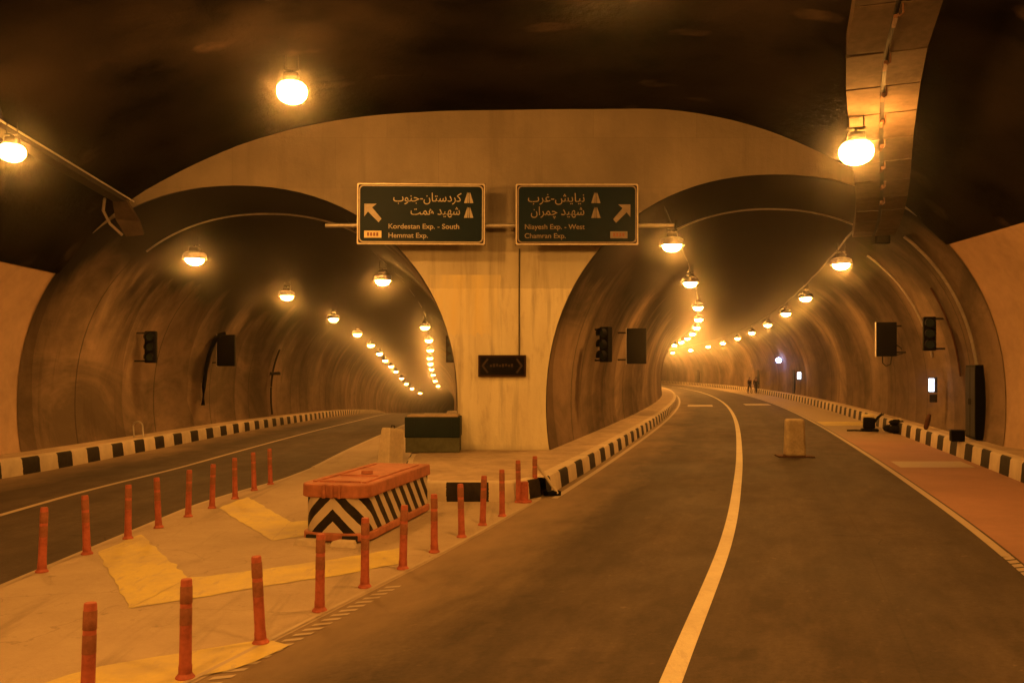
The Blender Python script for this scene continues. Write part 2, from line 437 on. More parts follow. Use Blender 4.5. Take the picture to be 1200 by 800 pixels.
M = dict(
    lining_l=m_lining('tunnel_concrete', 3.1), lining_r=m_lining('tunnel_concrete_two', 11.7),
    vault=m_vault(), portal=m_portal(), asphalt=m_asphalt(), kerb=m_stripes(), gore=m_gore(),
    side=m_simple('smooth_wall_concrete', (.48, .345, .245), .7, .2, .7, 0, .1, .2),
    yellow=m_paint('yellow_road_paint', (.58, .48, .12), .7), white=m_paint('white_road_paint', (.40, .34, .26), .45),
    lane=m_paint('lane_line_paint', (.58, .53, .36), .4),
    walkline=m_paint('worn_edge_paint', (.40, .33, .235), .85),
    red=m_red(), walk=m_simple('walkway_concrete', (.40, .31, .215), .8, .35, 1.2),
    steel=m_simple('galvanised_steel', (.40, .37, .33), .42, .25, 3, .6),
    duct=m_simple('duct_sheet', (.07, .052, .038), .9, .45, 1.6, 0, .2, .05),
    dark=m_simple('black_casing', (.0035, .0035, .004), .7, .3, 8, 0, .1, .08), darksteel=m_simple('dark_steel', (.025, .021, .018), .6, .3, 5, .2, .1, .2),
    seam=m_simple('black_gap', (.01, .009, .008), .8, .2, 5),
    orange=m_simple('orange_plastic', (.36, .135, .075), .6, .38, 2.2, 0, .08, .25),
    post=m_simple('red_post_plastic', (.38, .105, .065), .6, .4, 4, 0, .08, .2), band=m_simple('grey_post_tape', (.25, .10, .058), .7, .3, 9, 0, .1, .15),
    green=m_simple('green_box_paint', (.006, .016, .015), .6, .3, 2.5, 0, .1, .15), grey=m_simple('grey_green_box_paint', (.085, .09, .055), .7, .35, 2.5, 0, .1, .15),
    pale=m_simple('pale_concrete', (.50, .43, .32), .75, .22, 3), signface=m_simple('dark_green_sign_sheet', (.002, .013, .022), .5, .15, 2, 0, 0, .12),
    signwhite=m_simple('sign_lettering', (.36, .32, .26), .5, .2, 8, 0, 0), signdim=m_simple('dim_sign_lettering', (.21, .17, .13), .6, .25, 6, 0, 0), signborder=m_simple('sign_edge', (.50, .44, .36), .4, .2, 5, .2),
    signplate=m_simple('sign_backing', (.03, .012, .008), .6, .2, 5, 0, .1, .15), tape=m_simple('sign_yellow_plate', (.66, .56, .30), .4, .12, 6, 0, 0),
    housing=m_simple('lamp_housing', (.02, .018, .015), .7, .2, 9, 0, .1, .1),
    lens=m_emit('lit_lamp_bowl', (1.0, .395, .065), LENS_E), lens_far=m_emit('lit_strong_lamp_bowl', (1.0, .395, .065), LENS_E*2.8), sos=m_emit('lit_white_panel', (.75, .85, 1.0), 4.0), blue=m_emit('lit_blue_lamp', (.35, .45, 1.0), 26.0),
    rust=m_simple('rusty_pipe', (.10, .05, .03), .8, .3, 6, 0, .1, .1),
    rubber=m_simple('black_rubber', (.02, .018, .016), .7, .3, 6), skin=m_simple('skin', (.22, .12, .08), .6, .1, 8), cloth=m_simple('dark_cloth', (.008, .007, .008), .95, .3, 12, 0, .1, .05),
    cloth2=m_simple('brown_cloth', (.02, .013, .011), .95, .3, 12, 0, .1, .05), hair=m_simple('black_hair', (.01, .008, .007), .6, .2, 20),
    panel=m_simple('dim_display', (.004, .003, .003), .6, .2, 6, 0, 0, .08), glyph=m_simple('unlit_display_dots', (.05, .035, .03), .6, .2, 8, 0, 0, .1),
    glass=m_simple('dark_signal_glass', (.03, .05, .045), .15, .2, 8, 0, 0),
)

# ------------------------------------------------------------------ the tunnels and the cavern
def yrange(a, b):
    ys = [a]
    while ys[-1] < b: ys.append(min(b, ys[-1] + (.75 if ys[-1] < 60 else 2.0 if ys[-1] < 120 else 4)))
    return ys
def lining(name, A, cf, zoff, y1, mat, label):
    pts = arch_pts(A['R']-.02, A['cz'])
    arc = [0.0]
    for i in range(1, len(pts)): arc.append(arc[-1]+math.dist(pts[i], pts[i-1]))
    rows, uvs = [], []
    for y in yrange(PORTAL-.012, y1):
        rows.append([(cf(y)+x, y, zoff(y)+z) for x, z in pts]); uvs.append([(y, a) for a in arc])
    mb = MB(); mb.grid(rows, uvs)
    return tag(mb.build(name, mat, None, True, False), label, 'tunnel')
LZ0 = -.10
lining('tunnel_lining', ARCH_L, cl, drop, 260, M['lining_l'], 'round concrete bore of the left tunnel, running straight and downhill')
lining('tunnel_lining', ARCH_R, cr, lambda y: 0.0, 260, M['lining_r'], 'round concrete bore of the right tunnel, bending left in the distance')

# cavern cross-section (constant along y): side walls continue the arches up to the spring, the vault spans both
SPL, SPR = 4.79, 5.52
vault_knots = [(-11.47, SPL), (-10.75, 5.62), (-9.62, 6.62), (-8.5, 7.28), (-7.1, 7.92), (-5.6, 8.40), (-4.0, 8.70), (-2, 8.86), (0, 8.90), (2, 8.92), (4.2, 8.88), (6.0, 8.52), (7.7, 7.86), (8.7, 7.32), (9.95, 6.45), (10.98, SPR)]
vf = interp(vault_knots)
vx = [-11.47 + (10.98+11.47)*i/70 for i in range(71)]
vprof = [(x, vf(x)) for x in vx]
rows = []
rn = random.Random(3)
ny = 120
from mathutils import noise as mnoise
for i in range(ny+1):
    y = -25 + (PORTAL+.08+25)*i/ny
    r = []
    for k, (x, z) in enumerate(vprof):
        e = min(1, k/4, (70-k)/4, max(0, (PORTAL-y)/1.0))
        d = e*(mnoise.noise(Vector((x*.8, y*.8, z*.8)))*.10 + mnoise.noise(Vector((x*2.3, y*2.3, z*2.3)))*.045)
        r.append((x, y, z + abs(d)))
    rows.append(r)
mb = MB(); mb.grid(rows)
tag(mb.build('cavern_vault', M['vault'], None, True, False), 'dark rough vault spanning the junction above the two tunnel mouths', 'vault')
def side(sgn, A, cx, zb, sp, label):
    pts = []
    n = 22
    for i in range(n+1):
        z = -1.2 + (sp+1.2)*i/n
        pts.append((cx + sgn*arch_x(A, z-zb), z))
    pts.append((pts[-1][0]+sgn*.35, sp+.001+.02))       # ledge at the top of the smooth wall
    rows = [[(x, y, z) for x, z in pts] for y in [-25 + (PORTAL+.0+25)*i/40 for i in range(41)]]
    mb = MB(); mb.grid(rows)
    return tag(mb.build('side_wall', M['side'], None, True, False), label, 'wall')
side(-1, ARCH_L, cl(PORTAL), LZ0, SPL, 'smooth pale side wall left of the left tunnel mouth')
side(1, ARCH_R, cr(PORTAL), 0, SPR, 'smooth reddish side wall right of the right tunnel mouth')
# the end wall with two arched openings
def curve_mesh(splines, depth):
    cu = bpy.data.curves.new('c', 'CURVE'); cu.dimensions = '2D'; cu.fill_mode = 'BOTH'; cu.extrude = depth/2
    for sp in splines:
        s = cu.splines.new('POLY'); s.points.add(len(sp)-1); s.use_cyclic_u = True
        for p, (x, y) in zip(s.points, sp): p.co = (x, y, 0, 1)
    o = bpy.data.objects.new('c', cu); COL.objects.link(o)
    dg = bpy.context.evaluated_depsgraph_get()
    me = bpy.data.meshes.new_from_object(o.evaluated_get(dg))
    bpy.data.objects.remove(o); bpy.data.curves.remove(cu)
    return me
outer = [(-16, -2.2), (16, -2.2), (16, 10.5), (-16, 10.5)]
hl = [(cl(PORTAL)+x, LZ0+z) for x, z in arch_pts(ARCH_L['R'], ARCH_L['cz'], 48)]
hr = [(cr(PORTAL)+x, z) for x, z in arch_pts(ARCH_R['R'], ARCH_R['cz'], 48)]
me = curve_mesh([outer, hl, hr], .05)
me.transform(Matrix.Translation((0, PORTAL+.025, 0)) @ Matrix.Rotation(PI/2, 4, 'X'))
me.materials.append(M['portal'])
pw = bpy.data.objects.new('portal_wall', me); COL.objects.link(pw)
tag(pw, 'pale concrete end wall with two arched openings and a broad middle pillar', 'wall')

# ------------------------------------------------------------------ ground, roads, markings
mb = MB()
xs = [-16+32*i/40 for i in range(41)]; ys = [-25+48*i/60 for i in range(61)]
mb.grid([[(x, y, zf(x, y)-.03) for x in xs] for y in ys])
struct(mb.build('ground', M['gore'], None, True))
def strip(name, mat, cf, o0, o1, y0, y1, dz, nx=8, zfun=zf, step=None):
    """o0, o1: numbers or functions of y, lateral offsets from cf"""
    f0 = o0 if callable(o0) else (lambda y: o0); f1 = o1 if callable(o1) else (lambda y: o1)
    rows, uvs = [], []
    ys = [y0]
    while ys[-1] < y1 - 1e-6: ys.append(min(y1, ys[-1] + (step or (.6 if ys[-1] < 60 else 2.0))))
    for y in ys:
        a, b = f0(y), f1(y)
        r, u = [], []
        for k in range(nx+1):
            o = a+(b-a)*k/nx; x = cf(y)+o
            r.append((x, y, zfun(x, y)+dz)); u.append((o, y))
        rows.append(r); uvs.append(u)
    mb = MB(); mb.grid(rows, uvs)
    o = mb.build(name, mat, None, True); return struct(o)
flat = lambda x, y: 0.0
GL = lambda y: -5.45 if y < 14 else -5.45 + .5*sstep(14, 19, y)      # left edge of the paved gore (x)
strip('road', M['asphalt'], cl, -4.9, lambda y: (-4.6-cl(y)) if y < PORTAL else 4.9, -25, 260, .004, 10)
strip('road', M['asphalt'], cr, -4.46, 5.6, -25, 260, .008, 14, flat)
# gore between the two roads, running on as a dusty shoulder into the left tunnel
strip('traffic_island_paving', M['gore'], lambda y: 0, GL, lambda y: max(GL(y)+.02, cr(y)-4.44) if y < 16 else min(cr(y)-4.44, -.8), -3.0, 21.4, .012, 16, zf, .5)
strip('shoulder', M['gore'], cl, lambda y: GL(PORTAL)-cl(PORTAL)+.0, 4.7, 21.4, 200, .012, 4)
strip('shoulder', M['red'], cr, 2.72, 5.0, -25, 260, .014, 4, flat)
def line(cf, o, w, y0, y1, mat, dz, zfun=zf, step=None):
    return strip('road_marking', mat, cf, o-w/2, o+w/2, y0, y1, dz, 1, zfun, step)
line(cr, -.93, .17, 1.0, 200, M['lane'], .013, flat)
line(cr, 2.62, .13, 10.6, 220, M['white'], .013, flat)
line(cr, -4.22, .12, 15.5, 200, M['white'], .013, flat)
line(cl, -1.42, .13, 2, 200, M['white'], .010)
strip('road_marking', M['walkline'], lambda y: GL(y), -.06, .02, 7, 21.3, .018, 1)
strip('road_marking', M['walkline'], lambda y: cl(y)+GL(PORTAL)-cl(PORTAL), -.10, .02, 21.4, 150, .018, 1)
# thin continuous edge line of the gore on the right, and the combs of short dashes beside it and along the right shoulder
line(cr, -4.50, .05, 2.0, 14.8, M['walkline'], .019)
def dashes(o0, o1, y0, y1, per, ln, dz):
    mb = MB(); y = y0
    while y < y1:
        mb.face([(cr(yy)+o, yy, dz) for o, yy in ((o0, y), (o1, y+.05), (o1, y+.05+ln), (o0, y+ln))]); y += per
    return struct(mb.build('road_marking', M['white']))
dashes(-4.38, -4.24, 2.0, 9.2, .15, .065, .014)
dashes(2.555, 2.685, 3.0, 10.6, .20, .145, .0165)
# cross bars
def bar(cf, o0, o1, y0, y1, dz, mat, skew=0):
    mb = MB(); mb.face([(cf(y0)+o0, y0, dz), (cf(y0+skew)+o1, y0+skew, dz), (cf(y1+skew)+o1, y1+skew, dz), (cf(y1)+o0, y1, dz)])
    return struct(mb.build('road_marking', mat))
bar(cr, 2.95, 4.75, 20.5, 21.9, .018, M['white'])
bar(cr, 2.8, 4.8, 36.5, 39.5, .018, M['yellow'])
bar(cr, -3.6, -1.9, 57, 60, .013, M['white'])
bar(cr, .4, 2.2, 59, 62, .013, M['white'])
# yellow chevrons on the gore
def poly(pts, mat, dz):
    q = []
    for i, a in enumerate(pts):
        b = pts[(i+1) % len(pts)]; n = max(1, int(math.dist(a, b)/.07))
        for k in range(n):
            t = k/n; x, y = a[0]+(b[0]-a[0])*t, a[1]+(b[1]-a[1])*t
            q.append((x+.035*mnoise.noise(Vector((x*4, y*4, 1))), y+.05*mnoise.noise(Vector((x*4, y*4, 7)))))
    mb = MB(); mb.face([(x, y, zf(x, y)+dz) for x, y in q]); return struct(mb.build('road_marking', mat))
chev = [[(115, 648), (165, 627), (221, 678), (152, 714)], [(152, 714.5), (221, 678.5), (310, 668), (420, 652), (470, 643), (470, 661), (420, 671), (300, 690)],
        [(256, 596), (290, 583), (341, 612), (318, 634)], [(318, 634.5), (341, 612.5), (420, 605), (480, 599), (480, 610), (420, 620)],
        [(-60, 836), (120, 782), (310, 751), (338, 757), (300, 777), (210, 803), (60, 850)]]
for c in chev: poly([at(*p) for p in c], M['yellow'], .018)

# kerbs: (path, side that is behind the kerb)
def kerb(path, h, w, behind, u0=0.0, batter=.05):
    """path points (x,y,z); behind=+1 the kerb body lies to the right of the walking direction, -1 to the left"""
    prof = [(0, -.15), (0, 0), (batter*.7, h-.05), (batter+.01, h-.012), (batter+.05, h), (w, h), (w, h-.2)]
    pu = [0.0, .02, .30, .33, .40, .55, .7]
    P = [Vector(p) for p in path]; rows, uvs = [], []; u = u0
    for i, p in enumerate(P):
        t = (P[min(i+1, len(P)-1)]-P[max(i-1, 0)]); t.z = 0; t.normalize()
        nrm = Vector((t.y, -t.x, 0))*behind
        if i: u += (P[i]-P[i-1]).length
        rows.append([p+nrm*a+Vector((0, 0, b)) for a, b in prof]); uvs.append([(u, q) for q in pu])
    mb = MB(); mb.grid(rows, uvs)
    return struct(mb.build('kerb', M['kerb'], None, True))
def kpath(cf, o, y0, y1, zfun, st=.4):
    n = max(2, int((y1-y0)/st)); return [(cf(y0+(y1-y0)*i/n)+o, y0+(y1-y0)*i/n, zfun(cf(y0+(y1-y0)*i/n)+o, y0+(y1-y0)*i/n)) for i in range(n+1)]
KH = .40
kerb(kpath(cl, -4.35, -25, 160, zf), KH, .3, -1, .18)
kerb(kpath(cr, 4.98, -25, 220, flat), KH+.04, .3, 1, .55)
kerb(kpath(cl, 4.45, PORTAL-.3, 160, zf), .3, .3, 1, .2)
# nose of the island between the mouths: front kerb, rounded corner, then the left kerb of the right road
IH = .35
isl = [(-1.75, 15.3), (-1.55, 15.12), (-1.2, 15.1), (-.75, 15.1), (-.28, 15.1), (.0, 15.14), (.25, 15.3), (.42, 15.55)]
kr = kpath(cr, -4.42, 15.8, 220, flat)
kerb([(x, y, 0) for x, y in isl] + [(.54, 15.76, 0)], IH, .3, -1, .93)
kerb(kr, IH, .3, -1, .35)
lft = [(-1.75, 15.3), (-2.0, 16.2), (-2.35, 18.5), (-2.55, PORTAL-.2)]
kerb([(x, y, zf(x, y)) for x, y in reversed(lft)], IH, .3, -1, .9)
# pavements behind the kerbs
def pavement(rows):
    mb = MB(); mb.grid(rows); return struct(mb.build('pavement', M['walk'], None, True))
pavement([[(cl(y)-6.6, y, drop(y)+KH-.008), (cl(y)-4.36-.28, y, drop(y)+KH-.008)] for y in yrange(-25, 160)])
pavement([[(cr(y)+4.98+.28, y, KH+.032), (max(cr(y)+6.6, 12.6 if y < 22 else 0), y, KH+.032)] for y in yrange(-25, 220)])
pavement([[(cl(y)+4.45+.28, y, drop(y)+.292), (cl(y)+6.2, y, drop(y)+.292)] for y in yrange(PORTAL+.1, 160)])
pavement([[(cr(y)-6.6, y, IH-.008), (cr(y)-4.42-.28, y, IH-.008)] for y in yrange(PORTAL+.1, 220)])
rows = []
for i in range(27):
    y = 15.32+(PORTAL+.15-15.32)*i/26
    xl = interp([(15.2, -1.5), (16.2, -1.8), (18.5, -2.15), (21.7, -2.35)])(y)
    xr = interp([(15.2, -.05), (15.6, .12), (16.0, .35), (17, cr(17)-4.65), (21.7, cr(21.7)-4.67)])(y)
    rows.append([(xl+(xr-xl)*k/8, y, IH-.006 + .012*mnoise.noise(Vector((k, i*.6, 3)))*(0 < k < 8)) for k in range(9)])
pavement(rows)

# ------------------------------------------------------------------ lamps
def make_lamp(shade):
    root = thing('tunnel_lamp', 'x', 'lamp')
    mb = MB(); mb.box((0, 0, .20), (.30, .24, .16), None, .05)
    if shade: mb.lathe([(.0, .13), (.24, .13), (.33, .08), (.37, -.11), (.36, -.11), (.32, .07), (.235, .115), (.0, .115)], 20)
    else: mb.lathe([(.0, .14), (.17, .14), (.17, .12), (.14, .10), (.0, .10)], 20)
    mb.build('housing', M['housing'], root, True)
    mb = MB(); mb.lathe([(.14, .10), (.22, .08), (.265, .02), (.28, -.06), (.26, -.15), (.20, -.22), (.11, -.262), (.0, -.275)], 14)
    mb.build('lens', M['lens'], root, True)
    mb = MB(); mb.box((0, 0, .28), (.06, .06, .1)); mb.box((0, 0, .34), (.3, .10, .02)); mb.cyl((-.12, 0, .34), (-.12, 0, .62), .012, None, 8); mb.cyl((.12, 0, .34), (.12, 0, .62), .012, None, 8)
    mb.build('bracket', M['darksteel'], root)
    return root
lamp_bare, lamp_shaded = make_lamp(False), make_lamp(True); _used = set(); _far = []
def lamp(loc, rz, label, group, power=1.0):
    src = lamp_bare if group == G1 else lamp_shaded
    if src not in _used:
        _used.add(src); src.location = loc; src.rotation_euler = (0, 0, rz); src['label'] = label; src['group'] = group; r = src
    else: r = dup(src, loc, rz, label, group)
    if power != 1.0:
        for ch in r.children:
            if ch.name.startswith('lens'):
                if not _far: _far.append(ch.data.copy()); _far[0].materials[0] = M['lens_far']
                ch.data = _far[0]
    return r
ORD = ['first', 'second', 'third', 'fourth', 'fifth', 'sixth', 'seventh', 'eighth', 'ninth', 'tenth', 'eleventh', 'twelfth', 'thirteenth', 'fourteenth']
G1 = 'lamps under the junction vault'
lamp((-4.1, 15.9, 7.58), 0, 'big glaring lamp high under the vault, above the left tunnel mouth', G1)
lamp((5.85, 14.5, 6.10), -.3, 'glaring lamp hanging under the panelled service duct, above the right tunnel mouth', G1)
lamp((-8.2, 14.0, 5.95), 0, 'glaring lamp under the thin cable tray at the left edge of the vault', G1).scale = (.72, .72, .72)
for k, (x, y, z) in enumerate([(1.05, 9.0, 6.85), (-3.3, 2.5, 6.7), (-7.9, 3.0, 5.9), (2.6, 3.5, 6.6), (-3.0, -9, 6.7), (2.0, -9, 6.7)]):
    lamp((x, y, z), 0, 'lit lamp under the vault of the junction, out of the picture above the camera', G1)
GL_, GR_ = 'lamps along the roof of the left tunnel', 'lamps along the roof of the right tunnel'
for k, y in enumerate([26, 37.3, 49, 61, 72.5, 84, 95.5, 107, 118, 130, 141, 152, 165]):
    lamp((cl(y)-2.55, y, drop(y)+6.0), 0, '%s lamp from the mouth in the left-hand row of the left tunnel' % ORD[k], GL_)
for k, y in enumerate([31.5, 55, 67, 79, 91, 102, 113, 124, 135, 146]):
    lamp((cl(y)+2.45, y, drop(y)+6.0), 0, '%s lamp from the mouth in the right-hand row of the left tunnel' % ORD[k], GL_)
for k, y in enumerate([24.3, 34.5, 47.4, 58, 69, 80, 91, 102, 113, 126, 142, 160, 180]):
    lamp((cr(y)-2.85, y, 6.0), 0, '%s lamp from the mouth in the left-hand row of the right tunnel' % ORD[k], GR_, 1.0 if y < 100 else 2.8)
for k, y in enumerate([28.6, 41.5, 52.5, 65, 78, 91, 105, 120, 138, 158]):
    lamp((cr(y)+2.5, y, 6.0), 0, '%s lamp from the mouth in the right-hand row of the right tunnel' % ORD[k], GR_, 1.0 if y < 100 else 2.8)

def row_cable(cf, off, zoff, y0, y1, label):
    mb = MB(); pts = []
    y = y0
    while y <= y1:
        pts.append((cf(y)+off, y, zoff(y)+6.64-.05*abs(math.sin((y-y0)*PI/5.75)))); y += .96 if y < 60 else 2.9
    mb.tube(pts, .03, 6); tag(mb.build('lamp_cable', M['darksteel'], None, True), label, 'cable', 'cables carrying the tunnel lamps')
row_cable(cl, -2.6, drop, 22, 166, 'sagging cable along the left-hand lamp row of the left tunnel')
row_cable(cl, 2.5, drop, 22, 150, 'sagging cable along the right-hand lamp row of the left tunnel')
row_cable(cr, -2.9, lambda y: 0.0, 22, 180, 'sagging cable along the left-hand lamp row of the right tunnel')
row_cable(cr, 2.55, lambda y: 0.0, 22, 180, 'sagging cable along the right-hand lamp row of the right tunnel')

# ------------------------------------------------------------------ service duct, cable tray, conduits
dpath = [(2.1, 3.0, 7.75), (3.9, 8.0, 7.35), (4.95, 10.9, 7.06), (5.24, 11.9, 6.86), (6.2, 14.3, 6.66), (8.43, 19.5, 6.14), (9.4, 22.0, 6.02), (9.9, 23.4, 6.0)]
dx = interp([(p[1], p[0]) for p in dpath]); dzf = interp([(p[1], p[2]) for p in dpath])
root = thing('service_duct', 'wide panelled service duct hanging under the dark vault on the right', 'duct', (0, 0, 0))
y = 3.0; W = .53
while y < 23.2:
    y2 = min(y+1.14, 23.3)
    mb = MB()
    a, b = Vector((dx(y), y, dzf(y))), Vector((dx(y2-.045), y2-.045, dzf(y2-.045)))
    t = (b-a); nrm = Vector((t.y, -t.x, 0)).normalized()
    up = Vector((0, 0, .30))
    for s0, s1 in ((-W, -.035), (.035, W)):
        q = [a+nrm*s0, a+nrm*s1, b+nrm*s1, b+nrm*s0]; v1 = [mb.bm.verts.new(p) for p in q]; v2 = [mb.bm.verts.new(p+up) for p in q]
        mb.bm.faces.new(v1); mb.bm.faces.new(list(reversed(v2)))
        for i in range(4): mb.bm.faces.new((v1[i], v1[(i+1) % 4], v2[(i+1) % 4], v2[i]))
    mb.build('panel', M['duct'], root)
    if y < 20:
        mb = MB(); c = a+nrm*.0
        mb.box((0, 0, 0), (.05, .34, .05), Matrix.Translation(c+(b-a)*.3+Vector((0, 0, -.035))) @ Matrix.Rotation(-.35, 4, 'Z'))
        mb.tube([c+Vector((.06, .0, .0)), c+Vector((.07, .02, -.12)), c+Vector((.03, .03, -.15)), c+Vector((.0, .03, -.12))], .012, 6)
        mb.build('hanger', M['rust'], root)
    y = y2
mb = MB()
rr = []
for i in range(40):
    y = 3.0+20.2*i/39
    a = Vector((dx(y), y, dzf(y)+.03)); t = Vector((dx(y+.1)-dx(y), .1, 0)); nrm = Vector((t.y, -t.x, 0)).normalized()
    rr.append([a-nrm*(W-.02), a+nrm*(W-.02), a+nrm*(W-.02)+Vector((0, 0, .25)), a-nrm*(W-.02)+Vector((0, 0, .25)), a-nrm*(W-.02)])
mb.grid(rr); mb.build('frame', M['seam'], root)
mb = MB()
for y in (5, 8, 11, 14, 17, 20):
    for s in (-.45, .45):
        x = dx(y)+s; mb.cyl((x, y, dzf(y)+.3), (x, y, vf(x)+.05), .018, None, 6)
mb.build('support_rod', M['darksteel'], root)

root = thing('cable_tray', 'thin dark cable tray with a pale upper edge along the left of the vault', 'cable tray', (0, 0, 0))
tx = lambda y: -9.57+(21.3-y)*.115
def run(pts, w, h, name, mat):
    mb = MB()
    rows = []
    for p in pts:
        p = Vector(p); rows.append([p+Vector((-w/2, 0, 0)), p+Vector((w/2, 0, 0)), p+Vector((w/2, 0, h)), p+Vector((-w/2, 0, h)), p+Vector((-w/2, 0, 0))])
    mb.grid(rows); return mb.build(name, mat, root)
run([(tx(y), y, 6.42) for y in (0, 5, 10, 15, 20.9)], .30, .10, 'tray', M['darksteel'])
mb = MB(); mb.tube([(tx(y)+.17, y, 6.53) for y in (0, 5, 10, 15, 21.2)], .018, 6); mb.build('rail', M['steel'], root)
mb = MB(); mb.tube([(tx(y)-.05+.02*math.sin(y*3), y, 6.54) for y in [i*.5 for i in range(42)]], .035, 6); mb.build('cable', M['rubber'], root)
mb = MB()
for y in (3, 6, 9, 12, 15, 18, 20.5): mb.cyl((tx(y), y, 6.5), (tx(y)-.2, y, vf(tx(y)-.2)+.05), .02, None, 6)
mb.build('hanger', M['darksteel'], root)
# flared end plate of the tray, bending down to the tunnel mouth
mb = MB()
e = [(tx(20.6)-.16, 20.6, 6.44), (tx(20.6)+.18, 20.6, 6.44), (tx(21.3)+.28, 21.25, 6.05), (tx(21.3)+.32, 21.42, 5.74), (tx(21.3)-.12, 21.42, 5.70), (tx(21.3)-.28, 21.2, 6.1)]
v1 = [mb.bm.verts.new(p) for p in e]; v2 = [mb.bm.verts.new(Vector(p)+Vector((.01, .03, .05))) for p in e]
for q in ((0, 1, 2, 5), (5, 2, 3, 4)): mb.bm.faces.new([v1[i] for i in q]); mb.bm.faces.new([v2[i] for i in reversed(q)])
for i in range(6): mb.bm.faces.new((v1[i], v1[(i+1) % 6], v2[(i+1) % 6], v2[i]))
mb.build('end_plate', M['duct'], root)
mb = MB(); mb.tube([(tx(20.2)-.2, 20.2, 6.4), (tx(20.6)-.38, 20.6, 6.2), (tx(21)-.36, 21.0, 5.95), (tx(21.3)-.16, 21.3, 5.72)], .035, 6); mb.build('conduit', M['steel'], root)

def arc_pipe(A, cf, zoff, y, a0, a1, r, mat, label, inset=.09, name='conduit', cat='conduit', group=None, n=30, dy=0.0, foot=None):
    pts = []
    for i in range(n+1):
        t = math.radians(a0+(a1-a0)*i/n); c, s = math.cos(t), math.sin(t); R = A['R']-inset; yy = y+dy*i/n
        pts.append((cf(yy)+R*math.copysign(abs(c)**(2/EXP), c), yy, zoff(yy)+A['cz']+R*abs(s)**(2/EXP)))
    if foot is not None:
        z0 = pts[-1][2]-zoff(y); k = 8
        for i in range(1, k+1):
            z = z0+(foot-z0)*i/k; pts.append((cf(yy)+math.copysign(arch_x(A, z)-inset, pts[-1][0]-cf(yy)), yy, zoff(yy)+z))
    mb = MB(); mb.tube(pts, r, 8)
    return tag(mb.build(name, mat, None, True), label, cat, group)
z0 = lambda y: 0.0
arc_pipe(ARCH_L, cl, drop, 24.6, 128, 62, .028, M['steel'], 'pale conduit arched across the roof just inside the left tunnel mouth')
arc_pipe(ARCH_R, cr, z0, 25.6, 118, 62, .028, M['steel'], 'pale conduit arched across the roof just inside the right tunnel mouth')
arc_pipe(ARCH_R, cr, z0, 23.6, 52, 6, .045, M['steel'], 'pale pipe curving down the right tunnel wall to the tall black cabinet', .10)
arc_pipe(ARCH_R, cr, z0, 28.8, 55, 12, .035, M['steel'], 'thin pale pipe curving down the right tunnel wall behind the signal head', .09)
arc_pipe(ARCH_R, cr, z0, 25.6, 34, 6, .03, M['rust'], 'thin rusty pipe curving down the right tunnel wall beside the three-lens signal', .07)
mb = MB(); mb.tube([(-11.85, 35.3, 3.90), (-12.05, 35.2, 3.84), (-12.26, 35.1, 3.52), (-12.42, 35, 3.0), (-12.56, 35, 2.4), (-12.64, 35, 1.7), (-12.67, 35, .95)], .085, 8)
tag(mb.build('pole', M['dark'], None, True), 'bent black pole rising up the left tunnel wall to the display box', 'pole')
arc_pipe(ARCH_L, cl, drop, 46, 155, 180, .05, M['darksteel'], 'dark thin pipe down the left tunnel wall with a short crossbar', .12, foot=.5)
root = thing('junction_box', 'black junction box at the top of the pale pipe under the duct', 'junction box', (10.15, 23.5, 5.95))
mb = MB(); mb.box((0, 0, 0), (.42, .3, .26), None, .02); mb.build('casing', M['dark'], root)
mb = MB(); mb.box((0, -.16, 0), (.3, .02, .18), None, .005); mb.build('cover', M['darksteel'], root)
# crossbar on the far thin pipe
mb = MB(); mb.box((cl(46)-5.32, 45.85, drop(46)+2.7), (.9, .2, .16), None, .02); tag(mb.build('crossbar_box', M['darksteel'], None), 'short dark box fixed across the thin pipe on the left tunnel wall', 'box')

# ------------------------------------------------------------------ gantry pipe and the two signs
GY = 20.8
mb = MB(); mb.cyl((-4.58, GY+.16, 5.90), (3.98, GY+.16, 5.90), .055, None, 12)
for x in (-1.1, -.0, 1.5): mb.box((x, (GY+.2+PORTAL)/2, 5.9), (.08, PORTAL-GY-.2, .08))
tag(mb.build('sign_gantry', M['steel'], None, True), 'pale horizontal pipe carrying the two road signs on the pillar', 'gantry')
AR = {'ک': 0xFB8E, 'ر': 0xFEAD, 'د': 0xFEA9, 'س': 0xFEB1, 'ت': 0xFE95, 'ا': 0xFE8D, 'ن': 0xFEE5, 'ج': 0xFE9D, 'و': 0xFEED, 'ب': 0xFE8F, 'ش': 0xFEB5, 'ه': 0xFEE9, 'ی': 0xFBFC, 'م': 0xFEE1, 'غ': 0xFECD, 'چ': 0xFB7A}
def shape(s):
    out = []
    for i, ch in enumerate(s):
        if ch not in AR: out.append(ch); continue
        p = i > 0 and s[i-1] in AR and s[i-1] not in 'رداو'
        q = i+1 < len(s) and s[i+1] in AR and ch not in 'رداو'
        out.append(chr(AR[ch]+((3 if q else 1) if p else (2 if q else 0))))
    return ''.join(reversed(out))
def text(name, body, size, x, z, y, parent, mat, width=None, align='LEFT', bold=.012):
    cu = bpy.data.curves.new('t', 'FONT'); cu.body = body; cu.size = size; cu.offset = bold*size; cu.align_x = align
    o = bpy.data.objects.new('t', cu); COL.objects.link(o)
    me = bpy.data.meshes.new_from_object(o.evaluated_get(bpy.context.evaluated_depsgraph_get()))
    bpy.data.objects.remove(o); bpy.data.curves.remove(cu)
    if width:
        xs_ = [v.co.x for v in me.vertices]; w = max(xs_)-min(xs_); k = width/w
        for v in me.vertices: v.co.x *= k
    me.transform(Matrix.Translation((x, y, z)) @ Matrix.Rotation(PI/2, 4, 'X'))
    me.materials.clear(); me.materials.append(mat)
    ob = bpy.data.objects.new(name, me); COL.objects.link(ob); ob.parent = parent; return ob
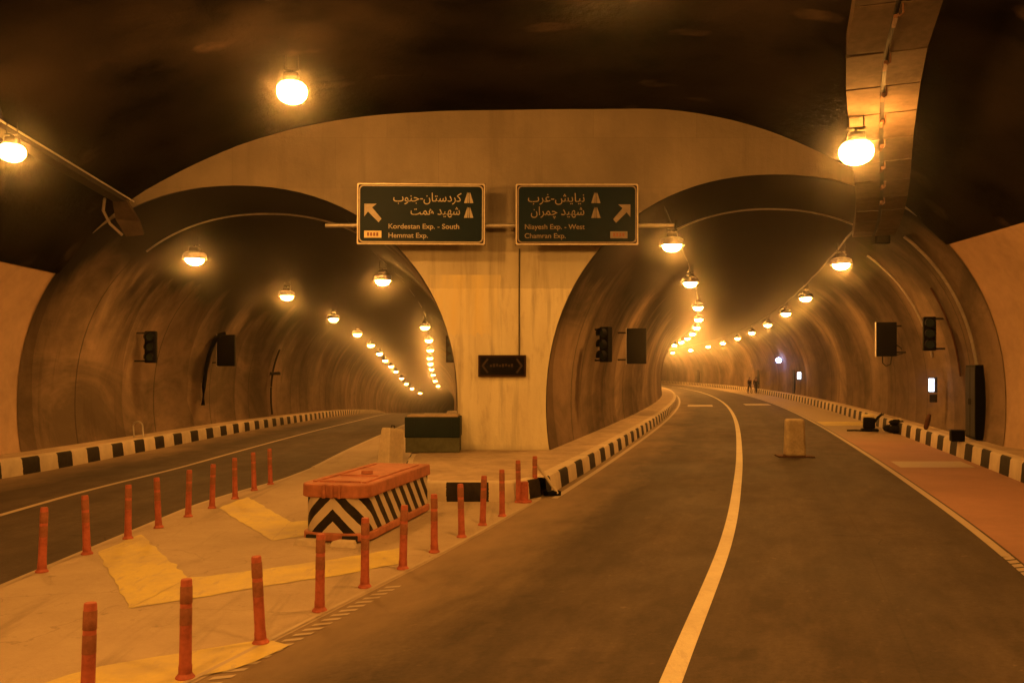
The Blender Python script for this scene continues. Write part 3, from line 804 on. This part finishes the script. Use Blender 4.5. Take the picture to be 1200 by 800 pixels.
def rrect(w, h, r, n=5):
    pts = []
    for cx, cy, a in ((w/2-r, h/2-r, 0), (-w/2+r, h/2-r, 90), (-w/2+r, -h/2+r, 180), (w/2-r, -h/2+r, 270)):
        for i in range(n+1):
            t = math.radians(a+90*i/n); pts.append((cx+r*math.cos(t), cy+r*math.sin(t)))
    return pts
def flat_poly(mb, pts, y, holes=None): mb.face([(x, y, z) for x, z in pts])
def sign(cx, cz, w, h, label, lines, arrow_x, arrow_dir, icon_x, plate_x, tx_, align, tilt=0, ink='signwhite', plate='tape'):
    root = thing('road_sign', label, 'sign', (cx, GY, cz)); root.rotation_euler = (0, tilt, 0)
    mb = MB(); mb.box((0, .0, 0), (w, .05, h), None, .008); mb.build('panel', M['signplate'], root)
    mb = MB(); o_, i_ = rrect(w-.015, h-.015, .03), rrect(w-.075, h-.075, .05)
    mb.grid([[(x, -.030, z) for x, z in o_+o_[:1]], [(x, -.030, z) for x, z in i_+i_[:1]]]); mb.build('rim', M['signborder'], root)
    mb = MB(); flat_poly(mb, rrect(w-.16, h-.16, .09), -.029); mb.build('face', M['signface'], root)
    mb = MB(); o_, i_ = rrect(w-.10, h-.10, .12), rrect(w-.165, h-.165, .09)
    mb.grid([[(x, -.033, z) for x, z in o_+o_[:1]], [(x, -.033, z) for x, z in i_+i_[:1]]]); mb.build('border', M[ink], root)
    for body, size, z, wd, xx in lines:
        text('lettering', shape(body) if body[0] in AR else body, size, xx, z, -.036, root, M[ink], wd, align if body[0] in AR else 'LEFT', .004 if body[0] in AR else .012)
    mb = MB()
    a = arrow_dir
    shp = [(0, 0), (.30, 0), (.19, -.09), (.42, -.36), (.35, -.45), (.09, -.19), (0, -.31)]    # head at the corner, shaft down
    flat_poly(mb, [(arrow_x + a*x, .24+z) for x, z in (shp if a > 0 else list(reversed(shp)))], -.036); mb.build('arrow', M[ink], root)
    mb = MB()
    for z in (.54, .18):
        for k in (-1, 1):
            flat_poly(mb, [(icon_x+k*.03, z), (icon_x+k*.115, z-.27), (icon_x+k*.03, z-.27), (icon_x+k*.02, z-.1)], -.036)
        flat_poly(mb, [(icon_x-.012, z-.02), (icon_x+.012, z-.02), (icon_x+.014, z-.27), (icon_x-.014, z-.27)], -.0365)
    mb.build('motorway_symbol', M[ink], root)
    mb = MB(); mb.box((plate_x, -.034, -.50), (.42, .006, .17)); mb.build('plate', M[plate], root)
    mb = MB()
    for k in range(4): mb.box((plate_x-.115+k*.075, -.0385, -.50), (.05, .002, .085))
    mb.build('plate_mark', M['band'], root)
    mb = MB()
    for x in (-w*.3, w*.3): mb.box((x, .09, -.05), (.06, .12, .5))
    mb.build('clamp', M['steel'], root)
    return root
sz = 2.3+(436-251)*.0208
L = 3.10
sign((493.5-600)*.0208, sz, 3.13, 1.50, 'dark green road sign on the left, its white arrow pointing up left',
     [('کردستان-جنوب', .30, .30, 1.66, .98), ('شهید همت', .29, -.02, 1.20, .96), ('Kordestan Exp. - South', .17, -.36, 1.72, -.80), ('Hemmat Exp.', .17, -.58, .96, -.80)],
     -1.38, 1, 1.16, -1.17, 0, 'RIGHT', .006)
sign((676-600)*.0208, sz-.01, 3.0, 1.50, 'dark green road sign on the right, its white arrow pointing up right',
     [('نیایش-غرب', .30, .30, 1.38, .20), ('شهید چمران', .29, -.02, 1.30, .19), ('Niayesh Exp. - West', .17, -.36, 1.46, -1.28), ('Chamran Exp.', .17, -.58, 1.0, -1.28)],
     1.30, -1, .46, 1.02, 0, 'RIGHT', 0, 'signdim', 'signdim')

# display on the pillar and the conduit above it
root = thing('display_board', 'black rectangular display board with dim brackets and characters on the pillar', 'display board', ((588.5-600)*.0214, PORTAL-.06, 2.3+(436-428.5)*.0214))
mb = MB(); mb.box((0, 0, 0), (1.20, .12, .54), None, .012); mb.build('casing', M['signplate'], root)
mb = MB(); mb.box((0, -.062, 0), (1.10, .006, .45)); mb.build('screen', M['panel'], root)
mb = MB()
for s in (-1, 1):
    for k in (-1, 1):
        mb.face([(s*.38, -.067, k*.19), (s*.34, -.067, k*.165), (s*.46, -.067, 0), (s*.52, -.067, 0)])
for k in range(8):
    x = -.28+k*.075; mb.box((x, -.067, .01+.01*((k*7) % 3-1)), (.05, .002, .05+.015*((k*5) % 3)))
mb.build('display_dots', M['glyph'], root)
mb = MB(); mb.tube([(.18, PORTAL-.03, 2.72), (.18, PORTAL-.03, 4.0), (.185, PORTAL-.03, 5.4)], .016, 6); mb.tube([(.18, PORTAL-.03, 2.72), (.12, PORTAL-.03, 2.68)], .016, 6)
tag(mb.build('conduit', M['darksteel'], None), 'thin dark conduit running up the pillar from the display board', 'conduit')

# ------------------------------------------------------------------ signal heads and display boxes on the tunnel walls
def make_signal():
    root = thing('traffic_signal', 'x', 'traffic signal')
    mb = MB(); mb.box((0, 0, 0), (.36, .2, 1.04), None, .03); mb.build('casing', M['dark'], root)
    for z in (.33, 0, -.33):
        mb = MB(); mb.cyl((0, -.1, z), (0, -.112, z), .125, None, 20); ln = mb.build('lens', M['glass'], root)
        mb = MB(); rows = []
        for yy in (-.10, -.27):
            rows.append([(.15*math.cos(math.radians(a)), yy, z+.15*math.sin(math.radians(a))) for a in range(-30, 211, 15)])
        mb.grid(rows); mb.build('visor', M['dark'], root)
    return root
def make_box():
    root = thing('display_box', 'x', 'display box')
    mb = MB(); mb.box((0, 0, 0), (.72, .22, 1.30), None, .02); mb.build('casing', M['dark'], root)
    mb = MB(); mb.box((0, -.112, 0), (.62, .006, 1.18)); mb.build('screen', M['panel'], root)
    mb = MB(); mb.box((-.375, -.02, 0), (.02, .26, 1.32)); mb.build('edge_trim', M['steel'], root)
    return root
def arm(o, dx_, dz_, cable=False):
    for q in (dz_, -dz_):
        mb = MB(); mb.cyl((0, .05, q), (dx_, .05, q), .03, None, 8); mb.build('bracket', M['darksteel'], o)
    if cable:
        mb = MB(); mb.tube([(-.12+.0, .05, -.64), (-.12, .05, -.9), (0, .05, -1.02), (.16, .05, -.95), (.2, .05, -.64)], .022, 6)
        mb.tube([(.36, .05, -.2), (.55, .05, -.35), (.58, .05, -.55), (.36, .05, -.6)], .022, 6); mb.build('cable', M['rubber'], o)
sig0 = make_signal(); box0 = make_box()
def pos(px, py, y): return ((px-600)/1000*y, y, 2.3+(436-py)/1000*y)
GS, GB = 'three-lens signals on the tunnel walls', 'display boxes on the tunnel walls'
sigs = [((1089, 391), 26.2, -.27, 'black three-lens signal on the right wall of the right tunnel, above the lit white panel', .45),
        ((710, 403.5), 25.2, -.9, 'black signal seen side-on on the left wall of the right tunnel', -.5),
        ((177, 406.5), 28, .05, 'dark three-lens signal on the left wall of the left tunnel', -.55),
        ((528, 409), 33, .1, 'dark signal half hidden by the pillar edge, in the left tunnel', .6)]
boxes = [((1038.5, 397.5), 32.6, -.27, 'black display box with looped cables on the right wall of the right tunnel', .7),
         ((746, 405.5), 31.5, -.2, 'black display box on the left wall of the right tunnel', -.7),
         ((265.5, 410.5), 35.4, .05, 'black display box at the top of the bent pole in the left tunnel', -.6)]
for proto, lst, g in ((sig0, sigs, GS), (box0, boxes, GB)):
    for k, (p, y, rz, lab, ax) in enumerate(lst):
        if k == 0: o = proto; o.location = pos(*p, y); o.rotation_euler = (0, 0, rz); o['label'] = lab; o['group'] = g
        else: o = dup(proto, pos(*p, y), rz, lab, g)
        lst[k] = (o, ax)
for lst, dz_ in ((sigs, .46), (boxes, .5)):
    for k, (o, ax) in enumerate(lst): arm(o, ax, dz_, lst is boxes and k == 0)

# ------------------------------------------------------------------ doors, cabinets, lit panels on the right wall
def cabinet(y, w, z0_, z1_, label, name='wall_cabinet', cat='cabinet', inset=.28):
    a = math.atan2(cr(y+.5)-cr(y-.5), 1)
    x = cr(y)+arch_x(ARCH_R, 1.2)-inset
    root = thing(name, label, cat, (x, y, z0_), -a)
    h = z1_-z0_
    mb = MB(); mb.box((.25, 0, h/2), (.5, w, h), None, .015); mb.build('casing', M['dark'], root)
    for s in (-1, 1):
        mb = MB(); mb.box((-.006, s*w/4, h/2), (.014, w/2-.05, h-.12), None, .004); d = mb.build('door', M['seam'], root)
        mb = MB(); mb.box((-.025, s*.07, h*.5), (.03, .025, .16)); mb.build('handle', M['darksteel'], d)
    return root
cabinet(23.8, 1.05, .47, 2.5, 'tall black cabinet against the right tunnel wall near its mouth', inset=.28)
cabinet(74, 1.3, .43, 2.5, 'dark doorway in the right tunnel wall near the walkers', 'wall_door', 'door', .12)
cabinet(98, 1.5, .43, 2.6, 'dark doorway in the far right tunnel wall, beyond the blue light', 'wall_door', 'door', .12)
cabinet(150, 2.2, .43, 2.8, 'narrow dark doorway in the far bend of the right tunnel', 'wall_door', 'door', .12)
root = thing('equipment_box', 'small dark box on the walkway at the foot of the tall black cabinet', 'box', (12.05, 23.1, .432), -.27)
mb = MB(); mb.box((0, 0, .17), (.42, .36, .34), None, .03); mb.build('casing', M['dark'], root)
mb = MB(); mb.box((0, 0, .355), (.46, .40, .03), None, .01); mb.build('lid', M['darksteel'], root)
root.scale = (.8, .8, .85)

def phone(p, y, w, h, label, mat, name='lit_panel', under=True):
    a = math.atan2(cr(y+.5)-cr(y-.5), 1)
    root = thing(name, label, 'lit panel', pos(*p, y), -a-.25)
    mb = MB(); mb.box((.03, .12, 0), (w+.10, .2, h+.08), None, .015); mb.build('casing', M['darksteel'], root)
    mb = MB(); mb.box((0, 0, 0), (w, .03, h), None, .006); mb.build('panel', mat, root)
    if under:
        mb = MB(); mb.box((.05, .12, -h/2-.22), (.22, .2, .26), None, .02); mb.build('phone_box', M['darksteel'], root)
    return root
phone((1091.5, 451), 27.6, .16, .42, 'small lit white panel over a dark box on the right tunnel wall', M['sos'])
phone((936.5, 440), 68, .28, .55, 'small dim lit panel far along the right tunnel wall', M['sos'], under=False)
root = thing('blue_lamp', 'bright bluish white lamp far along the right tunnel wall', 'lamp', pos(912.5, 422, 79), -.2)
mb = MB(); mb.lathe([(0, .25), (.16, .2), (.25, .06), (.25, -.06), (.16, -.2), (0, -.25)], 16); mb.build('globe', M['blue'], root, True)
mb = MB(); mb.cyl((.0, .0, 0), (.6, .1, 0), .03, None, 8); mb.build('bracket', M['darksteel'], root)

# hoop and hose on the left walkway
mb = MB(); hb = (cl(27.4)-4.85, 27.4, drop(27.4)+KH)
mb.tube([(hb[0]-.12, hb[1], hb[2]), (hb[0]-.15, hb[1], hb[2]+.35)] + [(hb[0]-.0+.15*math.cos(math.radians(a)), hb[1], hb[2]+.36+.14*math.sin(math.radians(a))) for a in range(180, -1, -20)] + [(hb[0]+.20, hb[1]-.05, hb[2]+.02)], .03, 8)
tag(mb.build('pipe_hoop', M['steel'], None, True), 'bent pipe hoop standing on the left walkway by the kerb', 'pipe')

# ------------------------------------------------------------------ red flexible posts
def make_post(h=.74):
    root = thing('lane_post', 'x', 'post')
    mb = MB(); mb.lathe([(.0, .0), (.072, .0), (.072, .012), (.062, .024), (.050, .04), (0, .04)], 18); mb.build('base', M['post'], root, True)
    mb = MB(); mb.lathe([(.050, .04), (.050, .09), (.046, .11), (.042, h-.015), (.037, h), (.0, h)], 18); mb.build('tube', M['post'], root, True)
    for z in (h-.18, h-.34):
        mb = MB(); mb.lathe([(.0425, z), (.0455, z+.003), (.0448, z+.125), (.0415, z+.13)], 18); mb.build('band', M['band'], root, True)
    return root
post0 = make_post(); pu_ = [False]
def post(x, y, label, g, tilt):
    z = zf(x, y)+.012
    if not pu_[0]: pu_[0] = True; r = post0; r.location = (x, y, z); r['label'] = label; r['group'] = g
    else: r = dup(post0, (x, y, z), 0, label, g)
    r.rotation_euler = (tilt[0], tilt[1], random.uniform(0, 6))
left = [(49, 671), (102, 650), (150, 632), (186, 619), (220.5, 606), (248.5, 596), (275.5, 585), (298, 575), (317, 567)]
right = [(102, 838), (217, 796), (305.5, 755), (374.5, 717), (427.5, 689), (472, 667.5), (509, 648), (541, 630), (565.5, 616), (588.5, 605.5)]
GP = 'red flexible posts lining the paved island'
for k, p in enumerate(left):
    x, y = at(*p)
    post(x, y, '%s red post from the left picture edge in the row beside the left road' % ORD[k], GP, (random.uniform(-.04, .04), random.uniform(-.045, .045)))
for k, p in enumerate(right):
    x, y = at(*p)
    post(x, y, '%s red post from the camera in the row beside the right road' % ORD[k], GP, (random.uniform(-.04, .04), random.uniform(-.04, .04)))
post(.115, 15.0, 'red post touching the island kerb beside the squat red stub', GP, (0, .02))
post(.42, 15.75, 'last red post of the right row, standing at the island corner', GP, (.0, -.03))
root = thing('post_stub', 'squat broken red stub between the last two red posts', 'post', (.2, 15.05, .012), 0)
mb = MB(); mb.lathe([(.09, .0), (.09, .30), (.085, .36), (.0, .36)], 16); mb.build('tube', M['post'], root, True)
mb = MB(); mb.lathe([(.0, .0), (.15, .0), (.15, .03), (.0, .03)], 16); mb.build('base', M['post'], root, True)
# leaning bar at the island corner
root = thing('fallen_bar', 'pale bar leaning from the island corner down to the road edge', 'bar', (.55, 15.9, 0))
mb = MB(); mb.tube([(-.12, .0, .62), (.1, -.03, .33), (.30, -.06, .05)], .03, 8); mb.build('tube', M['pale'], root, True)
mb = MB(); mb.box((.18, -.1, .05), (.28, .18, .1), Matrix.Rotation(.4, 4, 'Z'), .02); mb.build('foot', M['dark'], root)

# ------------------------------------------------------------------ striped crash cushion
def nose_outline(w, l, r, n=10):
    pts = []
    for i in range(n+1):                       # rounded left front corner to right front corner
        t = math.radians(180+90*i/n); pts.append((-w/2+r+r*math.cos(t), r+r*math.sin(t)))
    for i in range(n+1):
        t = math.radians(270+90*i/n); pts.append((w/2-r+r*math.cos(t), r+r*math.sin(t)))
    pts += [(w/2, l), (-w/2, l)]
    return pts
root = thing('crash_cushion', 'orange plastic crash barrier with black and white chevrons on the paved island', 'barrier', (-2.42, 11.45, .012), math.radians(-12))
BW, BL = .98, 2.78
ol = nose_outline(BW-.06, BL-.04, .28)
ol = [(x, y+.03) for x, y in ol]
# body with perimeter UV measured from the nose centre
mb = MB(); u = [0.0]
loop = ol + ol[:1]
for i in range(1, len(loop)): u.append(u[-1]+math.dist(loop[i], loop[i-1]))
mid = (u[10]+u[11])/2
rows = [[(x, y, z) for x, y in loop] for z in (.12, .60)]
mb.grid(rows, [[(a-mid, z) for a in u] for z in (.12, .60)])
mb.build('body', M['chevron'] if 'chevron' in M else m_chevron(), root, True)
mb = MB(); o1 = nose_outline(BW+.02, BL+.02, .30); mb.prism([(x, y-.02) for x, y in o1], 0.02, .13); bo = mb.build('base', M['orange'], root)
mb = MB(); mb.prism(nose_outline(BW+.03, BL+.03, .24), .60, .78, .01); lid = mb.build('lid', M['orange'], root)
for o in (bo, lid):
    b = o.modifiers.new('b', 'BEVEL'); b.width = .02; b.segments = 2; b.limit_method = 'ANGLE'
for k in (-.11, 0.0, .11):
    mb = MB(); mb.box((k, -.005, .69), (.05, .05, .19), None, .015); mb.build('rib', M['orange'], lid)
mb = MB(); mb.box((-.36, 1.4, .785), (.06, 2.3, .03), None, .01); mb.box((.36, 1.4, .785), (.06, 2.3, .03), None, .01); mb.box((0, .30, .785), (.6, .06, .03), None, .01); mb.box((0, 1.0, .785), (.6, .05, .03), None, .01); mb.build('top_rib', M['orange'], lid)
mb = MB(); mb.cyl((0, 1.27, .79), (0, 1.27, .83), .09, .08, 18); mb.build('filler_cap', M['orange'], lid)
for s in (-.26, .26):
    mb = MB(); mb.box((s, .02, .065), (.2, .12, .08), None, .01); mb.build('fork_slot', M['seam'], root)
    mb = MB(); mb.prism([(s-.18, -.25), (s+.18, -.25), (s+.13, -.06), (s-.13, -.06)], 0, .07, .15); mb.build('foot', M['pale'], root)

# ------------------------------------------------------------------ green box, concrete blocks
root = thing('green_box', 'dark green two-tone box against the foot of the pillar', 'box', (-1.93, 20.65, IH-.004))
mb = MB(); mb.box((0, .4, .62), (1.34, .8, .50), None, .02); mb.build('upper_half', M['green'], root)
mb = MB(); mb.box((0, .4, .19), (1.31, .77, .36), None, .015); mb.build('lower_half', M['grey'], root)
mb = MB(); mb.box((.0, .42, .89), (1.24, .78, .04), None, .01); mb.build('lid', M['walk'], root)
for s in (-.45, .45):
    mb = MB(); mb.box((s, -.012, .62), (.03, .02, .46)); mb.build('rib', M['green'], root)
def jersey(label, x, y, rz, ln, h, tilt=0, z=None):
    root = thing('concrete_block', label, 'concrete block', (x, y, zf(x, y)+.012 if z is None else z), rz)
    prof = [(-.30, 0), (.30, 0), (.29, .09), (.17, .33), (.125, h-.05), (.10, h), (-.10, h), (-.125, h-.05), (-.17, .33), (-.29, .09)]
    mb = MB(); n = len(prof)
    a = [mb.bm.verts.new((px, 0, pz)) for px, pz in prof]; b = [mb.bm.verts.new((px, ln, pz)) for px, pz in prof]
    for i in range(n): mb.bm.faces.new((a[i], a[(i+1) % n], b[(i+1) % n], b[i]))
    mb.bm.faces.new(a); mb.bm.faces.new(list(reversed(b)))
    o = mb.build('body', M['pale'], root); bv = o.modifiers.new('b', 'BEVEL'); bv.width = .02; bv.segments = 2; bv.limit_method = 'ANGLE'
    mb = MB(); mb.tube([(0, ln*.4, h-.01), (0, ln*.4, h+.06), (0, ln*.6, h+.06), (0, ln*.6, h-.01)], .012, 6); mb.build('lifting_loop', M['darksteel'], root)
    root.rotation_euler = (tilt, 0, rz); return root
jersey('pale concrete barrier block standing left of the green box', -2.9, 19.0, math.radians(-32), .5, 1.08, math.radians(-7))
jersey('low pale concrete block behind the green box in the left tunnel', -2.15, 21.75, math.radians(3), 2.2, .82, 0, drop(22)+.30)
root = thing('road_block', 'upright pale block standing alone on the right road', 'concrete block', (7.68, 23.2, .010), -.1)
mb = MB(); mb.prism(rrect(.54, .46, .10, 5), .03, 1.02, .14); o = mb.build('body', m_simple('yellowed_concrete', (.38, .31, .20), .85, .35, 3.5, 0, .4), root, True)
bv = o.modifiers.new('b', 'BEVEL'); bv.width = .05; bv.segments = 3; bv.limit_method = 'ANGLE'
mb = MB(); mb.box((0, 0, .02), (.95, .6, .03), None, .01); mb.build('base', M['rust'], root)

# ------------------------------------------------------------------ work gear by the right kerb
wx, wy = (1019-600)/1000*33.0, 33.0
root = thing('work_machine', 'dark road machine with a raised handle on the shoulder by the kerb', 'machine', (wx, wy, .014), -.3)
mb = MB(); mb.box((0, 0, .06), (.62, .5, .09), None, .03); mb.build('base', M['dark'], root)
mb = MB(); mb.box((-.02, 0, .32), (.42, .40, .42), None, .06); mb.cyl((-.2, 0, .35), (.18, 0, .35), .17, None, 14); mb.build('engine', M['dark'], root)
mb = MB(); mb.box((-.05, 0, .60), (.46, .34, .13), None, .05); mb.build('tank', M['tape'], root, True)
mb = MB(); mb.tube([(.1, -.14, .25), (.3, -.14, .55), (.46, -.14, .68)], .03, 8); mb.tube([(.1, .14, .25), (.3, .14, .55), (.46, .14, .68)], .03, 8); mb.tube([(.46, -.16, .68), (.46, .16, .68)], .045, 8); mb.build('handle', M['dark'], root)
mb = MB(); mb.tube([(-.2, .0, .05)]+[(-.32-.1*i, .1*math.sin(i*1.1), .03) for i in range(6)], .03, 8); tag(mb.build('hose', M['rubber'], root), None)
root = thing('sack_heap', 'dark heap of sacks and hose against the right kerb, beside the machine', 'sacks', (14.45, 32.2, .014), -.27)
for k, (x, y, z, sx, sy, sz_) in enumerate([(0, 0, .17, .34, .28, .19), (.05, -.55, .15, .33, .27, .16), (-.05, .5, .14, .30, .26, .15), (.02, -.2, .40, .26, .30, .13)]):
    mb = MB(); r = bmesh.ops.create_icosphere(mb.bm, subdivisions=3, radius=1)
    for v in r['verts']:
        d = 1+.18*mnoise.noise(v.co*2.1+Vector((k*5, 0, 0))); v.co = Vector((x+v.co.x*sx*d, y+v.co.y*sy*d, max(0.0, z+v.co.z*sz_*d)))
    mb.build('sack', M['cloth'], root, True)
mb = MB(); mb.tube([(-.2, -.1, .1), (-.1, -.2, .5), (.12, -.3, .56), (.2, -.45, .3), (.1, -.6, .36)], .04, 8); mb.build('hose', M['pale'], root, True)
root = thing('tyre', 'dark brown tyre leaning against the right tunnel wall on the walkway', 'tyre', (13.42, 27.7, .432), -.27)
mb = MB(); rows = []
for i in range(25):
    a = 2*PI*i/24; rows.append([(.0+.09*math.sin(b)*1.0, (.25+.085*math.cos(b))*math.cos(a), .335+(.25+.085*math.cos(b))*math.sin(a)) for b in [2*PI*k/10 for k in range(11)]])
mb.grid(rows); bmesh.ops.remove_doubles(mb.bm, verts=mb.bm.verts, dist=1e-4)
o = mb.build('tread', M['rust'], root, True)
mb = MB(); mb.cyl((-.03, 0, .335), (.03, 0, .335), .17, None, 20); mb.build('rim', M['darksteel'], root)
root.rotation_euler = (0, .22, -.55); root.scale = (.72, .72, .8)

# ------------------------------------------------------------------ two walkers far in the right tunnel
def skin(name, verts, edges, mat, parent, sub=2):
    me = bpy.data.meshes.new(name); me.from_pydata([v[0] for v in verts], edges, [])
    o = bpy.data.objects.new(name, me); COL.objects.link(o)
    o.modifiers.new('s', 'SKIN')
    for i, v in enumerate(verts):
        r = v[1]; r = (r, r) if not isinstance(r, tuple) else r
        me.skin_vertices[0].data[i].radius = r
        me.skin_vertices[0].data[i].use_root = (i == 0)
    s = o.modifiers.new('d', 'SUBSURF'); s.levels = sub; s.render_levels = sub
    bpy.context.view_layer.update()
    m2 = bpy.data.meshes.new_from_object(o.evaluated_get(bpy.context.evaluated_depsgraph_get()))
    bpy.data.objects.remove(o)
    m2.materials.clear(); m2.materials.append(mat)
    for p in m2.polygons: p.use_smooth = True
    ob = bpy.data.objects.new(name, m2); COL.objects.link(ob); ob.parent = parent; return ob
def person(label, loc, rz, st, coat, trou):
    root = thing('person', label, 'person', loc, rz, 'two walkers in the right tunnel')
    # facing -y; st = stride sign
    s = .17*st
    P = {'pel': (0, 0, .93), 'sp': (0, .01, 1.12), 'ch': (0, 0, 1.33), 'nk': (0, -.01, 1.50), 'hd': (0, -.03, 1.60), 'tp': (0, -.03, 1.72)}
    for k, sg in (('l', -1), ('r', 1)):
        f = s*sg
        P['hip'+k] = (.095*sg, 0, .90); P['kn'+k] = (.10*sg, -f*.75-.03, .50); P['an'+k] = (.10*sg, -f+.05, .09); P['to'+k] = (.11*sg, -f-.14, .045)
        P['sh'+k] = (.18*sg, 0, 1.41); P['el'+k] = (.24*sg, f*.5+.02, 1.14); P['wr'+k] = (.25*sg, f*1.1-.07, .91); P['ha'+k] = (.25*sg, f*1.2-.10, .82)
    def seg(names, rad, ed, nm, mat, grow=0):
        ix = {n: i for i, n in enumerate(names)}
        return skin(nm, [(P[n], tuple(q+grow for q in (r if isinstance(r, tuple) else (r, r)))) for n, r in zip(names, rad)], [(ix[a], ix[b]) for a, b in ed], mat, root)
    names = ['pel', 'sp', 'ch', 'nk', 'hd', 'tp'] + [a+k for k in 'lr' for a in ('hip', 'kn', 'an', 'to', 'sh', 'el', 'wr', 'ha')]
    rad = [(.13, .10), (.12, .09), (.14, .10), .055, (.08, .095), .06] + [.085, .055, .04, .035, .055, .042, .03, .035]*2
    ed = [('pel', 'sp'), ('sp', 'ch'), ('ch', 'nk'), ('nk', 'hd'), ('hd', 'tp')]
    for k in 'lr': ed += [('pel', 'hip'+k), ('hip'+k, 'kn'+k), ('kn'+k, 'an'+k), ('an'+k, 'to'+k), ('ch', 'sh'+k), ('sh'+k, 'el'+k), ('el'+k, 'wr'+k), ('wr'+k, 'ha'+k)]
    seg(names, rad, ed, 'body', M['skin'])
    n2 = ['sp', 'pel', 'ch'] + [a+k for k in 'lr' for a in ('sh', 'el', 'wr')]
    seg(n2, [(.14, .105), (.145, .115), (.16, .115)]+[.07, .056, .045]*2, [('sp', 'pel'), ('sp', 'ch')]+[e for k in 'lr' for e in (('ch', 'sh'+k), ('sh'+k, 'el'+k), ('el'+k, 'wr'+k))], 'jacket', coat)
    n3 = ['pel'] + [a+k for k in 'lr' for a in ('hip', 'kn', 'an')]
    seg(n3, [(.138, .108)]+[.098, .07, .055]*2, [e for k in 'lr' for e in (('pel', 'hip'+k), ('hip'+k, 'kn'+k), ('kn'+k, 'an'+k))], 'trousers', trou)
    for k in 'lr':
        a, b = Vector(P['an'+k]), Vector(P['to'+k])
        mb = MB(); mb.box((0, 0, 0), (.10, .28, .09), Matrix.Translation(((a.x+b.x)/2, (a.y+b.y)/2, .05)), .03); mb.build('shoe', M['rubber'], root, True)
    mb = MB(); r = bmesh.ops.create_icosphere(mb.bm, subdivisions=2, radius=.105)
    for v in r['verts']: v.co = Vector((v.co.x*.95, v.co.y*1.05+.005, 1.665+v.co.z*.85))
    mb.build('hair', M['hair'], root, True)
    for sg in (-1, 1):
        mb = MB(); bmesh.ops.create_icosphere(mb.bm, subdivisions=1, radius=.012, matrix=Matrix.Translation((.033*sg, -.122, 1.62))); mb.build('eye', M['hair'], root)
    return root
person('walker in dark clothes, the left one of two side by side', (cr(93)+4.05, 93, .014), .2, 1, M['cloth'], M['cloth'])
person('walker in a dark brown jacket, the right one of two side by side', (cr(93.4)+4.78, 93.4, .014), -.1, -1, M['cloth2'], M['cloth'])

# ------------------------------------------------------------------ the hazy tunnel air
if HAZE > 0:
    t = NT('tunnel_haze'); t.t.nodes.remove(t.b)
    pv = t.n('ShaderNodeVolumePrincipled'); pv.inputs['Color'].default_value = (.95, .93, .9, 1); pv.inputs['Density'].default_value = HAZE; pv.inputs['Anisotropy'].default_value = .982
    t.link(pv.outputs[0], t.out.inputs['Volume'])
    mb = MB(); mb.box((10, 118, -1), (110, 300, 27)); hz = mb.build('haze', t.m)
    tag(hz, None, None, None, 'stuff')
